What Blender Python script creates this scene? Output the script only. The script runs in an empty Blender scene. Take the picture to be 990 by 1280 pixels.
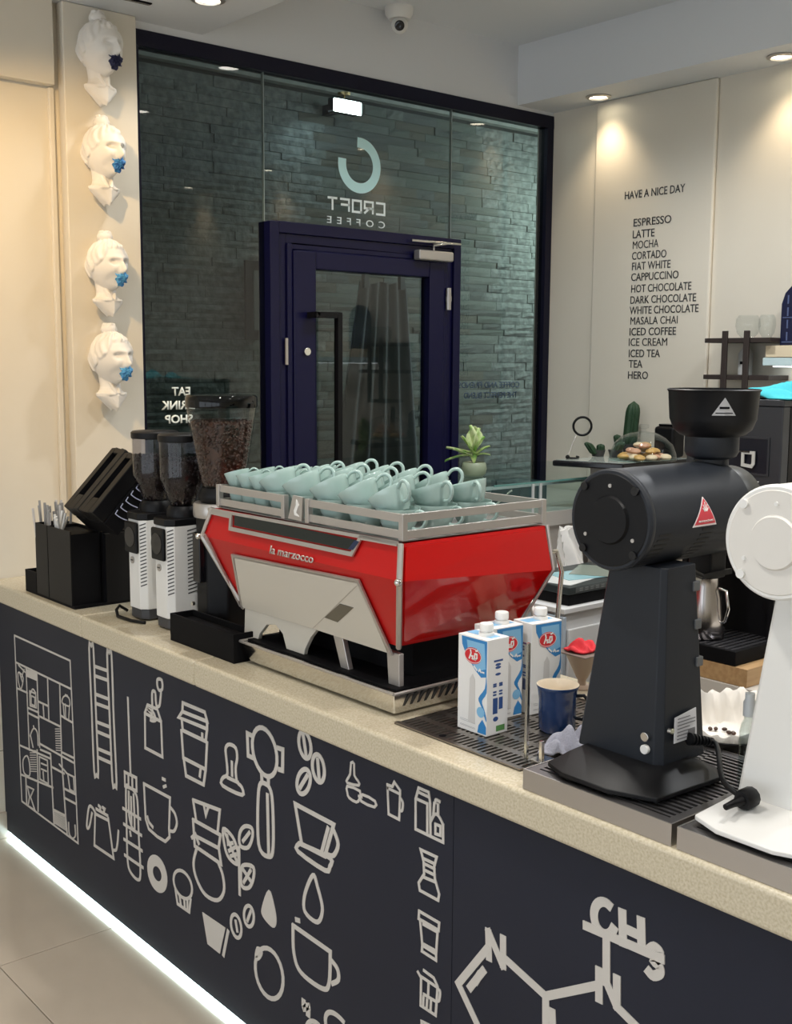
import bpy, bmesh, math, random
from mathutils import Vector, Matrix, Euler
PI = math.pi
R = math.radians
random.seed(7)
scene = bpy.context.scene
COL = scene.collection

# ------------------------------------------------------------------ camera, world, exposure
FPX = 1423.47                     # focal length in pixels of the 990x1280 frame
YAW, PITCH, ROLL, EYE = R(40.274), R(7.518), R(0.3476), 1.75
fwd = Vector((math.sin(YAW)*math.cos(PITCH), math.cos(YAW)*math.cos(PITCH), -math.sin(PITCH)))
rgt = Vector((math.cos(YAW), -math.sin(YAW), 0))
upv = rgt.cross(fwd)
r2 = math.cos(ROLL)*rgt + math.sin(ROLL)*upv
u2 = -math.sin(ROLL)*rgt + math.cos(ROLL)*upv
CAM = Vector((0, 0, EYE))
cd = bpy.data.cameras.new('camera')
cd.sensor_fit = 'HORIZONTAL'; cd.sensor_width = 36.0; cd.lens = FPX/990*36.0
cd.clip_start = 0.05; cd.clip_end = 60
cam = bpy.data.objects.new('camera', cd); COL.objects.link(cam)
cam.matrix_world = Matrix(((r2.x, u2.x, -fwd.x, 0), (r2.y, u2.y, -fwd.y, 0), (r2.z, u2.z, -fwd.z, EYE), (0, 0, 0, 1)))
scene.camera = cam

world = bpy.data.worlds.new('world'); scene.world = world; world.use_nodes = True
world.node_tree.nodes['Background'].inputs[0].default_value = (0.86, 0.93, 1.0, 1)
world.node_tree.nodes['Background'].inputs[1].default_value = 2.0
scene.view_settings.view_transform = 'Standard'
scene.view_settings.look = 'None'
scene.view_settings.gamma = 1.0
scene.view_settings.use_curve_mapping = False
scene.view_settings.exposure = 0.0

def lamp(name, kind, loc, energy, color=(1, 1, 1), target=None, **kw):
    l = bpy.data.lights.new(name, kind); l.energy = energy; l.color = color
    for k, v in kw.items(): setattr(l, k, v)
    o = bpy.data.objects.new(name, l); COL.objects.link(o); o.location = loc
    d = Vector(target) - Vector(loc) if target is not None else Vector((0, 0, -1))
    o.rotation_euler = d.to_track_quat('-Z', 'Y').to_euler()
    return o
WARM, NEUT, COOL = (1.0, 0.80, 0.55), (1.0, 0.96, 0.90), (0.72, 0.9, 1.0)
ZS, ZC = 2.98, 3.256              # soffit underside, ceiling
SOFFIT_LIGHTS = [(4.27, 3.60), (4.27, 2.655), (4.27, 1.65), (4.27, 0.65)]
LEFT_LIGHTS = [(2.172, 3.587), (1.25, 3.45), (2.05, 2.2), (0.9, 1.7), (1.6, 0.6), (0.3, -0.4), (-0.6, 2.4)]
CEIL_LIGHTS = [(3.45, 1.50), (3.2, 0.1), (3.3, 2.75)]
for i, (x, y) in enumerate(SOFFIT_LIGHTS):
    lamp('downlight_lamp', 'SPOT', (x-0.0, y, ZS-0.035), 11, WARM, (x-0.02, y, 0), spot_size=R(105), spot_blend=0.9, shadow_soft_size=0.04)
for i, (x, y) in enumerate(LEFT_LIGHTS):
    e = {0: 14, 1: 16, 6: 30}.get(i, 60)
    lamp('downlight_lamp', 'SPOT', (x, y, ZS-0.035), e, WARM if i in (1,) else NEUT, (x, y, 0), spot_size=R(130), spot_blend=0.8, shadow_soft_size=0.05)
for i, (x, y) in enumerate(CEIL_LIGHTS):
    lamp('downlight_lamp', 'SPOT', (x, y, ZC-0.035), 70, (0.96, 0.98, 1.0), (x, y, 0), spot_size=R(140), spot_blend=0.7, shadow_soft_size=0.06)
# warm track spot that washes the busts
lamp('track_spot_lamp', 'SPOT', (0.95, 2.85, 2.90), 70, (1.0, 0.66, 0.30), (1.80, 3.95, 2.05), spot_size=R(58), spot_blend=0.7, shadow_soft_size=0.03)
# corridor behind the glass
lamp('corridor_flood_lamp', 'AREA', (3.62, 4.86, 3.02), 0.9, COOL, (4.3, 4.9, 0.6), size=0.25)
lamp('corridor_fill', 'AREA', (5.75, 4.4, 2.8), 23, (0.84, 1.0, 0.94), (5.2, 5.1, 1.7), size=0.4)  # added fill with no visible fitting, brightens the stone on the right

# ------------------------------------------------------------------ helpers
def at(px, py, ax, val):
    """world point on the plane axis=val seen at a photograph pixel"""
    d = fwd + (px-495)/FPX*r2 - (py-640)/FPX*u2
    return CAM + (val-CAM[ax])/d[ax]*d
def at_plane(px, py, p0, n):
    d = fwd + (px-495)/FPX*r2 - (py-640)/FPX*u2
    return CAM + (Vector(p0)-CAM).dot(n)/d.dot(n)*d

MATS = {}
def mat(name, color, rough=0.5, metal=0.0, noise=None, bump=0.0, bscale=60, coat=0.0, emit=None, estr=1.0, spec=0.5, sss=0.0):
    if name in MATS: return MATS[name]
    m = bpy.data.materials.new(name); m.use_nodes = True; MATS[name] = m
    nt = m.node_tree; b = nt.nodes['Principled BSDF']
    b.inputs['Base Color'].default_value = (*color, 1); b.inputs['Roughness'].default_value = rough
    b.inputs['Metallic'].default_value = metal; b.inputs['Coat Weight'].default_value = coat
    b.inputs['Specular IOR Level'].default_value = spec
    if emit: b.inputs['Emission Color'].default_value = (*emit, 1); b.inputs['Emission Strength'].default_value = estr
    tc = None
    if noise or bump:
        tc = nt.nodes.new('ShaderNodeTexCoord')
    if noise:                      # (scale, other colour, low, high[, stretch])
        n = nt.nodes.new('ShaderNodeTexNoise'); n.inputs['Scale'].default_value = noise[0]; n.inputs['Detail'].default_value = 5
        r = nt.nodes.new('ShaderNodeValToRGB')
        r.color_ramp.elements[0].color = (*noise[1], 1); r.color_ramp.elements[1].color = (*color, 1)
        r.color_ramp.elements[0].position = noise[2]; r.color_ramp.elements[1].position = noise[3]
        mp = nt.nodes.new('ShaderNodeMapping'); mp.inputs['Scale'].default_value = noise[4] if len(noise) > 4 else (1, 1, 1)
        nt.links.new(tc.outputs['Object'], mp.inputs[0]); nt.links.new(mp.outputs[0], n.inputs['Vector'])
        nt.links.new(n.outputs['Fac'], r.inputs[0]); nt.links.new(r.outputs[0], b.inputs['Base Color'])
    if bump:
        n = nt.nodes.new('ShaderNodeTexNoise'); n.inputs['Scale'].default_value = bscale; n.inputs['Detail'].default_value = 6
        bp = nt.nodes.new('ShaderNodeBump'); bp.inputs['Strength'].default_value = bump; bp.inputs['Distance'].default_value = 0.01
        nt.links.new(tc.outputs['Object'], n.inputs['Vector']); nt.links.new(n.outputs['Fac'], bp.inputs['Height'])
        nt.links.new(bp.outputs[0], b.inputs['Normal'])
    return m
def glass(name, tint=(0.9, 0.97, 0.96), ior=1.5, rough=0.0):
    """thin clear glass: transparent with fresnel reflection on its outer faces"""
    if name in MATS: return MATS[name]
    m = bpy.data.materials.new(name); m.use_nodes = True; MATS[name] = m
    nt = m.node_tree; nt.nodes.remove(nt.nodes['Principled BSDF']); out = nt.nodes['Material Output']
    t = nt.nodes.new('ShaderNodeBsdfTransparent'); t.inputs[0].default_value = (*tint, 1)
    g = nt.nodes.new('ShaderNodeBsdfGlossy'); g.inputs['Roughness'].default_value = rough
    f = nt.nodes.new('ShaderNodeFresnel'); f.inputs[0].default_value = ior
    ge = nt.nodes.new('ShaderNodeNewGeometry')
    inv = nt.nodes.new('ShaderNodeMath'); inv.operation = 'SUBTRACT'; inv.inputs[0].default_value = 1.0
    mul = nt.nodes.new('ShaderNodeMath'); mul.operation = 'MULTIPLY'
    mx = nt.nodes.new('ShaderNodeMixShader')
    nt.links.new(ge.outputs['Backfacing'], inv.inputs[1]); nt.links.new(f.outputs[0], mul.inputs[0]); nt.links.new(inv.outputs[0], mul.inputs[1])
    nt.links.new(mul.outputs[0], mx.inputs[0]); nt.links.new(t.outputs[0], mx.inputs[1]); nt.links.new(g.outputs[0], mx.inputs[2])
    nt.links.new(mx.outputs[0], out.inputs[0])
    return m

class MB:
    """collects geometry, then links it as one mesh object"""
    def __init__(s): s.v = []; s.f = []
    def add(s, vs, fs, M=None):
        o = len(s.v)
        s.v += [tuple(M @ Vector(v)) if M is not None else tuple(v) for v in vs]
        s.f += [tuple(i+o for i in f) for f in fs]; return s
    def box(s, x0, y0, z0, x1, y1, z1, M=None):
        vs = [(x, y, z) for z in (z0, z1) for y in (y0, y1) for x in (x0, x1)]
        return s.add(vs, [(0, 2, 3, 1), (4, 5, 7, 6), (0, 1, 5, 4), (2, 6, 7, 3), (0, 4, 6, 2), (1, 3, 7, 5)], M)
    def cbox(s, cx, cy, z0, wx, wy, h, M=None): return s.box(cx-wx/2, cy-wy/2, z0, cx+wx/2, cy+wy/2, z0+h, M)
    def loft(s, rings, cap=True, M=None, closed=True):
        n = len(rings[0]); vs = [p for r in rings for p in r]; fs = []
        for k in range(len(rings)-1):
            for i in range(n if closed else n-1):
                j = (i+1) % n
                fs.append((k*n+i, k*n+j, (k+1)*n+j, (k+1)*n+i))
        if cap: fs.append(tuple(reversed(range(n)))); fs.append(tuple((len(rings)-1)*n+i for i in range(n)))
        return s.add(vs, fs, M)
    def prism(s, poly, d, M=None):
        """poly: 3D points, extruded along vector d"""
        d = Vector(d); a = [Vector(p) for p in poly]; return s.loft([a, [p+d for p in a]], True, M)
    def lathe(s, prof, n=32, c=(0, 0, 0), M=None, a0=0.0, a1=2*PI, cap=False):
        full = abs(a1-a0-2*PI) < 1e-6; k = n if full else n+1; vs = []; fs = []
        for r, z in prof:
            for i in range(k):
                a = a0+(a1-a0)*i/n; vs.append((c[0]+r*math.cos(a), c[1]+r*math.sin(a), c[2]+z))
        for q in range(len(prof)-1):
            for i in range(k if full else k-1):
                j = (i+1) % k
                fs.append((q*k+i, q*k+j, (q+1)*k+j, (q+1)*k+i))
        if cap: fs.append(tuple(reversed(range(k)))); fs.append(tuple((len(prof)-1)*k+i for i in range(k)))
        return s.add(vs, fs, M)
    def cyl(s, c, r, h, n=24, M=None, axis='z'):
        A = {'z': Matrix.Identity(4), 'x': Matrix.Rotation(PI/2, 4, 'Y'), 'y': Matrix.Rotation(-PI/2, 4, 'X')}[axis]
        T = Matrix.Translation(c) @ A
        if M is not None: T = M @ T
        return s.lathe([(r, 0), (r, h)], n, (0, 0, 0), T, cap=True)
    def tube(s, pts, r, n=8, closed=False, M=None):
        P = [Vector(p) for p in pts]; rings = []; m = len(P); up = Vector((0.13, 0.27, 0.95)).normalized()
        prev = None
        for i in range(m):
            a = P[(i-1) % m] if (closed or i > 0) else P[i]; b = P[(i+1) % m] if (closed or i < m-1) else P[i]
            t = (b-a).normalized()
            if prev is None:
                x = t.cross(up)
                if x.length < 1e-3: x = t.cross(Vector((1, 0, 0)))
            else: x = prev-t*prev.dot(t)
            x.normalize(); prev = x; y = t.cross(x)
            rr = r[i] if isinstance(r, (list, tuple)) else r
            rings.append([P[i]+rr*(math.cos(2*PI*k/n)*x+math.sin(2*PI*k/n)*y) for k in range(n)])
        if closed:
            rings.append(rings[0]); return s.loft(rings, False, M)
        return s.loft(rings, True, M)
    def ball(s, c, r, n=12, m=8, M=None):
        sc = r if isinstance(r, (tuple, list)) else (r, r, r)
        T = Matrix.Translation(c) @ Matrix.Diagonal((*sc, 1))
        if M is not None: T = M @ T
        return s.lathe([(max(1e-4, math.sin(PI*i/m)), -math.cos(PI*i/m)) for i in range(m+1)], n, (0, 0, 0), T)
    def data(s, name, m=None, smooth=0):
        me = bpy.data.meshes.new(name); me.from_pydata(s.v, [], s.f); me.validate()
        bm = bmesh.new(); bm.from_mesh(me); bmesh.ops.remove_doubles(bm, verts=bm.verts, dist=1e-6)
        bmesh.ops.recalc_face_normals(bm, faces=bm.faces); bm.to_mesh(me); bm.free()
        if m is not None: me.materials.append(m)
        if smooth:
            me.shade_smooth()
            if smooth < 180: me.set_sharp_from_angle(angle=R(smooth))
        return me
    def build(s, name, m, parent=None, smooth=0, bevel=0, loc=None, seg=2):
        o = bpy.data.objects.new(name, s.data(name, m, smooth or (35 if bevel else 0))); COL.objects.link(o)
        if parent is not None: o.parent = parent
        if loc is not None: o.location = loc
        if bevel:
            b = o.modifiers.new('bevel', 'BEVEL'); b.width = bevel; b.segments = seg; b.limit_method = 'ANGLE'; b.angle_limit = R(40)
            b.harden_normals = True
        return o
def tag(o, label=None, cat=None, group=None, kind=None):
    if label: o['label'] = label
    if cat: o['category'] = cat
    if group: o['group'] = group
    if kind: o['kind'] = kind
    return o
def thing(name, label, cat, loc=(0, 0, 0), rz=0, group=None):
    o = bpy.data.objects.new(name, None); COL.objects.link(o); o.location = loc; o.rotation_euler = (0, 0, rz)
    o.empty_display_size = 0.05
    return tag(o, label, cat, group)
def struct(o): o['kind'] = 'structure'; return o
def copy_tree(o, parent=None):
    c = o.copy(); COL.objects.link(c); c.parent = parent
    for ch in [x for x in o.children]: copy_tree(ch, c)
    return c
def loc_rot(loc, e=(0, 0, 0), s=1): return Matrix.Translation(loc) @ Euler(e).to_matrix().to_4x4() @ Matrix.Scale(s, 4)

def frame_matrix(o, u, v):
    u = Vector(u).normalized(); v = Vector(v); v = (v-u*v.dot(u)).normalized(); w = u.cross(v)
    return Matrix(((u.x, v.x, w.x, o[0]), (u.y, v.y, w.y, o[1]), (u.z, v.z, w.z, o[2]), (0, 0, 0, 1)))
def text(name, s, width, height, m, o, u, v, parent=None, bold=0.0, mirror=False, depth=0.002, spacing=1.0, center=False):
    """lettering cut as a thin relief: width/height in metres, origin at lower left of the word (as read)"""
    c = bpy.data.curves.new(name, 'FONT'); c.body = s; c.size = 1; c.offset = bold; c.space_character = spacing; c.resolution_u = 3
    tmp = bpy.data.objects.new('tmp_text', c); COL.objects.link(tmp)
    bpy.context.view_layer.update()
    me = bpy.data.meshes.new_from_object(tmp.evaluated_get(bpy.context.evaluated_depsgraph_get()))
    bpy.data.objects.remove(tmp)
    xs = [q.co.x for q in me.vertices]; ys = [q.co.y for q in me.vertices]
    x0, x1, y0, y1 = min(xs), max(xs), min(ys), max(ys)
    sx = width/(x1-x0); sy = height/(y1-y0)
    for q in me.vertices:
        x = (q.co.x-x0)*sx - (width/2 if center else 0); q.co = ((-x if mirror else x), (q.co.y-y0)*sy, 0)
    bm = bmesh.new(); bm.from_mesh(me)
    r = bmesh.ops.extrude_face_region(bm, geom=bm.faces[:])
    bmesh.ops.translate(bm, verts=[e for e in r['geom'] if isinstance(e, bmesh.types.BMVert)], vec=(0, 0, depth))
    bmesh.ops.recalc_face_normals(bm, faces=bm.faces); bm.to_mesh(me); bm.free()
    me.transform(frame_matrix(o, u, v)); me.materials.clear(); me.materials.append(m)
    ob = bpy.data.objects.new(name, me); COL.objects.link(ob)
    if parent is not None: ob.parent = parent
    return ob
def ribbon(mb, pts, w, closed=False, h=0.0012, O=(0, 0, 0), U=(0, -1, 0), V=(0, 0, 1), N=(-1, 0, 0)):
    """flat strip of width w along 2-D points laid on a plane, h thick"""
    O, U, V, N = Vector(O), Vector(U), Vector(V), Vector(N)
    P = [Vector(p) for p in pts]
    P = [p for i, p in enumerate(P) if i == 0 or (p-P[i-1]).length > 1e-5]
    if closed and (P[0]-P[-1]).length < 1e-5: P.pop()
    n = len(P)
    if n < 2: return
    L, Rr = [], []
    for i in range(n):
        a = P[(i-1) % n] if (closed or i > 0) else None; b = P[(i+1) % n] if (closed or i < n-1) else None
        d0 = (P[i]-a).normalized() if a is not None else None; d1 = (b-P[i]).normalized() if b is not None else None
        if d0 is None: d0 = d1
        if d1 is None: d1 = d0
        n0 = Vector((-d0.y, d0.x)); n1 = Vector((-d1.y, d1.x)); m_ = n0+n1
        if m_.length < 0.3: m_ = n0*2
        m_ = m_.normalized(); k = min(2.2, 1/max(0.2, m_.dot(n0)))
        e = Vector((0, 0))
        if not closed and i == 0: e = -d1*w*0.3
        if not closed and i == n-1: e = d0*w*0.3
        L.append(P[i]+e+m_*k*w/2); Rr.append(P[i]+e-m_*k*w/2)
    rings = []
    for i in range(n):
        f = lambda q, t: O+U*q.x+V*q.y+N*t
        rings.append([f(L[i], 0.0001), f(L[i], h), f(Rr[i], h), f(Rr[i], 0.0001)])
    if closed: rings.append(rings[0]); mb.loft(rings, False)
    else: mb.loft(rings, True)
# ------------------------------------------------------------------ materials
cream = mat('cream_wall_paint', (0.72, 0.67, 0.57), 0.6, noise=(2.0, (0.69, 0.64, 0.54), 0.3, 0.7), bump=0.02, bscale=40)
ceilm = mat('white_ceiling_paint', (0.70, 0.72, 0.74), 0.7)
tile_m = mat('beige_porcelain', (0.55, 0.47, 0.38), 0.12, noise=(3.0, (0.49, 0.42, 0.34), 0.3, 0.75))
grout = mat('grout', (0.25, 0.20, 0.16), 0.8)
navy = mat('navy_metal', (0.004, 0.004, 0.034), 0.32, spec=0.3)
navyblk = mat('dark_frame_paint', (0.005, 0.005, 0.018), 0.4, spec=0.25)
panelm = mat('dark_navy_panel', (0.017, 0.020, 0.034), 0.5, noise=(3, (0.014, 0.017, 0.030), 0.3, 0.7), spec=0.25)
vinyl = mat('pale_grey_vinyl', (0.60, 0.57, 0.53), 0.5)
stone_top = mat('speckled_stone_worktop', (0.64, 0.57, 0.43), 0.25, noise=(210, (0.50, 0.43, 0.30), 0.32, 0.62), bump=0.01, bscale=200)
chrome = mat('polished_steel', (0.72, 0.71, 0.69), 0.12, 1.0)
brushed = mat('brushed_steel', (0.52, 0.49, 0.46), 0.36, 1.0)
satin = mat('satin_grey_metal', (0.52, 0.49, 0.46), 0.35, 0.7)
blk = mat('black_satin_plastic', (0.004, 0.004, 0.005), 0.45, spec=0.25)
blkm = mat('black_matte', (0.003, 0.003, 0.004), 0.7, spec=0.15)
blkg = mat('black_gloss', (0.006, 0.006, 0.008), 0.12)
ekblack = mat('black_powder_coat', (0.013, 0.016, 0.022), 0.45, bump=0.05, bscale=400, spec=0.35)
ekwhite = mat('white_powder_coat', (0.78, 0.77, 0.74), 0.35)
red = mat('red_gloss_paint', (0.50, 0.005, 0.005), 0.08, spec=0.4)
redd = mat('red_lacquer_front', (0.50, 0.006, 0.006), 0.3, spec=0.35)
panelwhite = mat('cream_enamel_panel', (0.62, 0.58, 0.50), 0.3)
whitep = mat('white_plastic', (0.80, 0.79, 0.76), 0.35)
plaster = mat('white_plaster', (0.78, 0.75, 0.70), 0.6, bump=0.03, bscale=90)
celadon = mat('pale_celadon_glaze', (0.40, 0.53, 0.49), 0.16, coat=0.4, noise=(9, (0.36, 0.49, 0.46), 0.3, 0.7))
beanm = mat('roasted_beans', (0.075, 0.030, 0.016), 0.32, noise=(55, (0.030, 0.012, 0.007), 0.35, 0.65))
beanm2 = mat('dark_roasted_beans', (0.035, 0.018, 0.014), 0.4, noise=(55, (0.016, 0.009, 0.008), 0.35, 0.65))
clear = glass('clear_acrylic', (0.96, 0.97, 0.97), 1.45)
smoke = glass('hopper_plastic', (0.80, 0.80, 0.82), 1.5)
paneg = glass('door_glass', (0.68, 0.72, 0.70), 1.62)
caseg = glass('display_glass', (0.90, 0.97, 0.96), 1.5)
tealedge = mat('green_glass_edge', (0.10, 0.25, 0.23), 0.15)
black_ink = mat('black_ink', (0.02, 0.02, 0.022), 0.5)
def emis(name, col, st): return mat(name, (0.8, 0.8, 0.8), 0.5, emit=col, estr=st)
lens_w = emis('warm_lamp_lens', (1.0, 0.90, 0.68), 14)
lens_n = emis('white_lamp_lens', (1.0, 0.95, 0.85), 14)
led_m = emis('cool_led_strip', (0.70, 0.95, 1.0), 8)
flood_m = emis('flood_lens', (0.85, 0.96, 1.0), 30)

# ------------------------------------------------------------------ room shell
XW, YW = 4.39, 3.99               # menu wall, glazed wall
X0, Y0 = -2.6, -3.0
o = MB().box(X0, Y0, -0.06, 7.2, 5.4, -0.004).build('floor', grout); struct(o)
floor = o
variants = []
T = 0.9
def tile_mesh(k):
    r = random.Random(k); m = MB(); e = 0.0015
    m.loft([[(e, e, -0.004), (T-e, e, -0.004), (T-e, T-e, -0.004), (e, T-e, -0.004)],
            [(e, e, -0.001), (T-e, e, -0.001), (T-e, T-e, -0.001), (e, T-e, -0.001)],
            [(e+.002, e+.002, 0), (T-e-.002, e+.002, 0), (T-e-.002, T-e-.002, 0), (e+.002, T-e-.002, 0)]])
    return m.data('floor_tile', tile_m)
tmesh = tile_mesh(0)
for j in range(-6, 1):
    y = 3.115+j*T; off = 1.136 if j % 2 == 1 else 1.59
    for i in range(-4, 4):
        x = off+i*T
        if x+T > 4.6 or x < X0-0.5: continue
        t = bpy.data.objects.new('floor_tile', tmesh); COL.objects.link(t); t.location = (x, y, 0); t.parent = floor
ceil_o = MB().box(X0, Y0, ZC, 7.2, YW+0.1, ZC+0.1).build('ceiling', ceilm); struct(ceil_o)
# left soffit (over the customer side) and menu-wall soffit
o = MB().box(X0, Y0, ZS+0.012, 2.385, YW, ZC).build('ceiling_soffit_left', ceilm); struct(o)
o = MB().box(4.13, Y0, ZS, XW+0.1, YW, ZC).build('ceiling_soffit_right', ceilm); struct(o)
# walls
o = MB().box(X0, YW, 0, 2.04, YW+0.12, ZC).build('wall_left', cream); struct(o); wall_left = o
o = MB().box(1.795, YW-0.055, 0, 2.078, YW, ZS+0.011).build('trim_1', cream, bevel=0.004); struct(o)
o = MB().box(1.2, YW-0.045, 2.705, 1.765, YW, ZS+0.011).build('trim_2', cream, bevel=0.003); struct(o)
o = MB().box(1.752, YW-0.02, 0, 1.772, YW, 2.7).build('trim_3', cream, bevel=0.004); struct(o)
o = MB().box(X0, YW-0.012, 0, 1.505, YW, 0.10).build('baseboard_left', tile_m, bevel=0.003); struct(o)
o = MB().box(X0, YW-0.001, 0.33, 1.6, YW+0.001, 0.333).build('trim_4', grout); struct(o)
o = MB().box(2.04, YW-0.004, 2.965, 4.5, YW+0.12, ZC).build('wall_front', mat('bulkhead_paint', (0.70, 0.71, 0.72), 0.65)); struct(o)
o = MB().box(XW, Y0, 0, XW+0.12, YW+0.1, ZC).build('wall_right', cream); struct(o)
o = MB().box(XW-0.022, 3.02, 0, XW, 3.695, ZS).build('trim_5', cream, bevel=0.012, seg=4); struct(o)
o = MB().box(X0, Y0-0.1, 0, XW, Y0, ZC).build('wall_back', cream); struct(o)
# shop front on the customer side: wall with a big opening to the evening daylight
o = MB().box(X0-0.1, Y0, 0, X0, YW, 0.4).build('wall_street', cream); struct(o)
o = MB().box(X0-0.1, Y0, 2.6, X0, YW, ZC).build('wall_street_top', cream); struct(o)
for i in range(5):
    y = Y0+i*(YW-Y0-0.08)/4
    o = MB().box(X0-0.08, y, 0.4, X0, y+0.08, 2.6).build('window_%d' % (i+1), navyblk); struct(o)

# corridor behind the glass: stone cladding, ceiling strip, side walls
dk = mat('corridor_grey', (0.20, 0.21, 0.20), 0.7)
mortar = mat('stone_backing', (0.05, 0.055, 0.055), 0.9)
YS = 5.10
wst = MB().box(1.9, YS, 0, 7.2, YS+0.1, 3.175).build('wall_stone', mortar); struct(wst)
o = MB().box(1.9, YS-0.05, 3.175, 7.2, YS+0.1, 3.5).build('wall_stone_top', mat('pale_concrete', (0.42, 0.45, 0.42), 0.8, noise=(20, (0.30, 0.33, 0.31), 0.3, 0.7))); struct(o)
o = MB().box(1.9, YW+0.12, 3.5, 7.2, YS+0.1, 3.6).build('ceiling_corridor', dk); struct(o)
o = MB().box(1.86, YW+0.12, 0, 1.96, YS+0.1, 3.5).build('wall_corridor_left', dk); struct(o)
o = MB().box(7.2, YW+0.1, 0, 7.3, YS+0.1, 3.5).build('wall_corridor_right', dk); struct(o)
stones = [mat('ledge_stone_%s' % n, c, 0.8, noise=(26, c2, 0.35, 0.65), bump=0.9, bscale=34) for n, c, c2 in (
    ('sage', (0.28, 0.32, 0.29), (0.15, 0.18, 0.165)), ('grey', (0.25, 0.28, 0.27), (0.14, 0.16, 0.155)), ('pale', (0.33, 0.37, 0.34), (0.18, 0.21, 0.20)), ('ochre', (0.27, 0.27, 0.23), (0.15, 0.155, 0.135)))]
rs = random.Random(3)
def stone_mesh(k):
    """one split-faced ledge stone, unit size, front face along -Y"""
    r = random.Random(k*13+5); nx, nz = 4, 2; g = []
    for j in range(nz+1):
        for i in range(nx+1):
            e = (i in (0, nx)) or (j in (0, nz))
            g.append((i/nx+(0 if e else r.uniform(-.05, .05)), -(0.55 if e else r.uniform(0.65, 1.0)), j/nz+(0 if e else r.uniform(-.12, .12))))
    m = MB(); fs = []
    for j in range(nz):
        for i in range(nx): a = j*(nx+1)+i; fs.append((a, a+1, a+nx+2, a+nx+1))
    m.add(g, fs)
    ring = [i for i in range(nx+1)]+[(j*(nx+1)+nx) for j in range(1, nz+1)]+[nz*(nx+1)+i for i in range(nx-1, -1, -1)]+[j*(nx+1) for j in range(nz-1, 0, -1)]
    m.loft([[(g[i][0], 0, g[i][2]) for i in ring], [g[i] for i in ring]], False)
    return m.data('stone', stones[k % 4])
smesh = [stone_mesh(k) for k in range(12)]
rows = []; z = 0.86
while z < 3.17:
    h = rs.choice([0.036, 0.045, 0.055]); h = min(h, 3.172-z)
    if h < 0.02: break
    x = 2.3+rs.uniform(0, 0.3)
    while x < 5.9:
        w = rs.uniform(0.12, 0.34); rows.append((x, z, w, h)); x += w
    z += h
def vis(q):
    x, z = q[0]+q[2]/2, q[1]
    a = Vector((x, YS, z))-CAM; px = 495+FPX*a.dot(r2)/a.dot(fwd); py = 640-FPX*a.dot(u2)/a.dot(fwd)
    inframe = 160 < px < 695 and 30 < py < 640
    return (0 if inframe else 1, 0 if px > 385 else 1, (a.length))
rows.sort(key=vis)
rest = MB(); restf = 0
for n_, (x, z, w, h) in enumerate(rows):
    k = rs.randrange(12); d = rs.uniform(0.018, 0.034)
    if n_ < 298:
        s = bpy.data.objects.new('stone', smesh[k]); COL.objects.link(s); s.parent = wst
        s.location = (x+.001, YS, z+.001); s.scale = (w-.002, d, h-.002)
    else:
        me = smesh[k]
        rest.add([(x+.001+v.co.x*(w-.002), YS+v.co.y*d, z+.001+v.co.z*(h-.002)) for v in me.vertices], [tuple(p.vertices) for p in me.polygons])
rb = rest.build('stone_courses', stones[1], wst); rb['kind'] = 'stuff'
o = MB().box(2.3, YS-0.03, 0.0, 5.9, YS, 0.86).build('wall_stone_plinth', stones[1]); struct(o)

# ------------------------------------------------------------------ glazed wall, door
GY0, GY1 = YW-0.01, YW+0.05
win = MB().box(2.084, GY0, 2.905, 4.389, GY1, 2.964).box(4.345, GY0, 0, 4.389, GY1, 2.905).box(2.084, GY0, 0, 2.11, GY1, 2.905).box(2.11, GY0, 0, 2.65, GY1, 0.08).box(3.76, GY0, 0, 4.345, GY1, 0.08).build('window_6', navyblk, bevel=0.002); struct(win)
def pane(x0, x1, z0, z1):
    return MB().box(x0, YW+0.012, z0, x1, YW+0.022, z1).build('glass_pane', paneg, win)
pane(2.111, 2.6725, 0.08, 2.904); pane(2.6745, 3.712, 2.3225, 2.904); pane(3.747, 4.344, 0.08, 2.3225); pane(3.714, 4.344, 2.3245, 2.904)
seamm = mat('pane_seam_silicone', (0.35, 0.40, 0.38), 0.3)
MB().box(2.6725, YW+0.009, 2.32, 2.6745, YW+0.025, 2.904).box(3.712, YW+0.009, 2.32, 3.714, YW+0.025, 2.904).build('pane_seam', seamm, win)
door = MB()
XA, XB, ZT = 2.674, 3.746, 2.318
for (a, b, y0, y1, ins) in ((0, 0.045, YW-0.03, YW+0.06, 0), (0.045, 0.085, YW-0.018, YW+0.055, 0), (0.085, 0.108, YW-0.03, YW+0.05, 0)):
    door.box(XA+a, y0, 0, XA+b, y1, ZT-a).box(XB-b, y0, 0, XB-a, y1, ZT-a).box(XA+b, y0, ZT-b, XB-b, y1, ZT-a)
door = door.build('door_1', navy, bevel=0.003); struct(door)
lf = MB(); a = 0.111; b = 0.225
lf.box(XA+a, YW-0.04, 0.01, XA+b, YW+0.02, ZT-a).box(XB-0.205, YW-0.04, 0.01, XB-a, YW+0.02, ZT-a).box(XA+b, YW-0.04, ZT-0.185, XB-0.205, YW+0.02, ZT-a).box(XA+b, YW-0.04, 0.01, XB-0.205, YW+0.02, 0.25)
lf = lf.build('door_leaf', navy, door, bevel=0.006)
MB().box(XA+b-.01, YW-0.005, 0.24, XB-0.195, YW+0.005, ZT-0.18).build('door_pane', paneg, door)
h = MB().box(2.965, YW-0.105, 0.75, 2.99, YW-0.08, 1.955).box(2.85, YW-0.105, 1.93, 2.965, YW-0.08, 1.955).box(2.85, YW-0.105, 1.93, 2.875, YW-0.03, 1.955).box(2.85, YW-0.105, 0.75, 2.965, YW-0.08, 0.775).box(2.85, YW-0.105, 0.75, 2.875, YW-0.03, 0.775)
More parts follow.
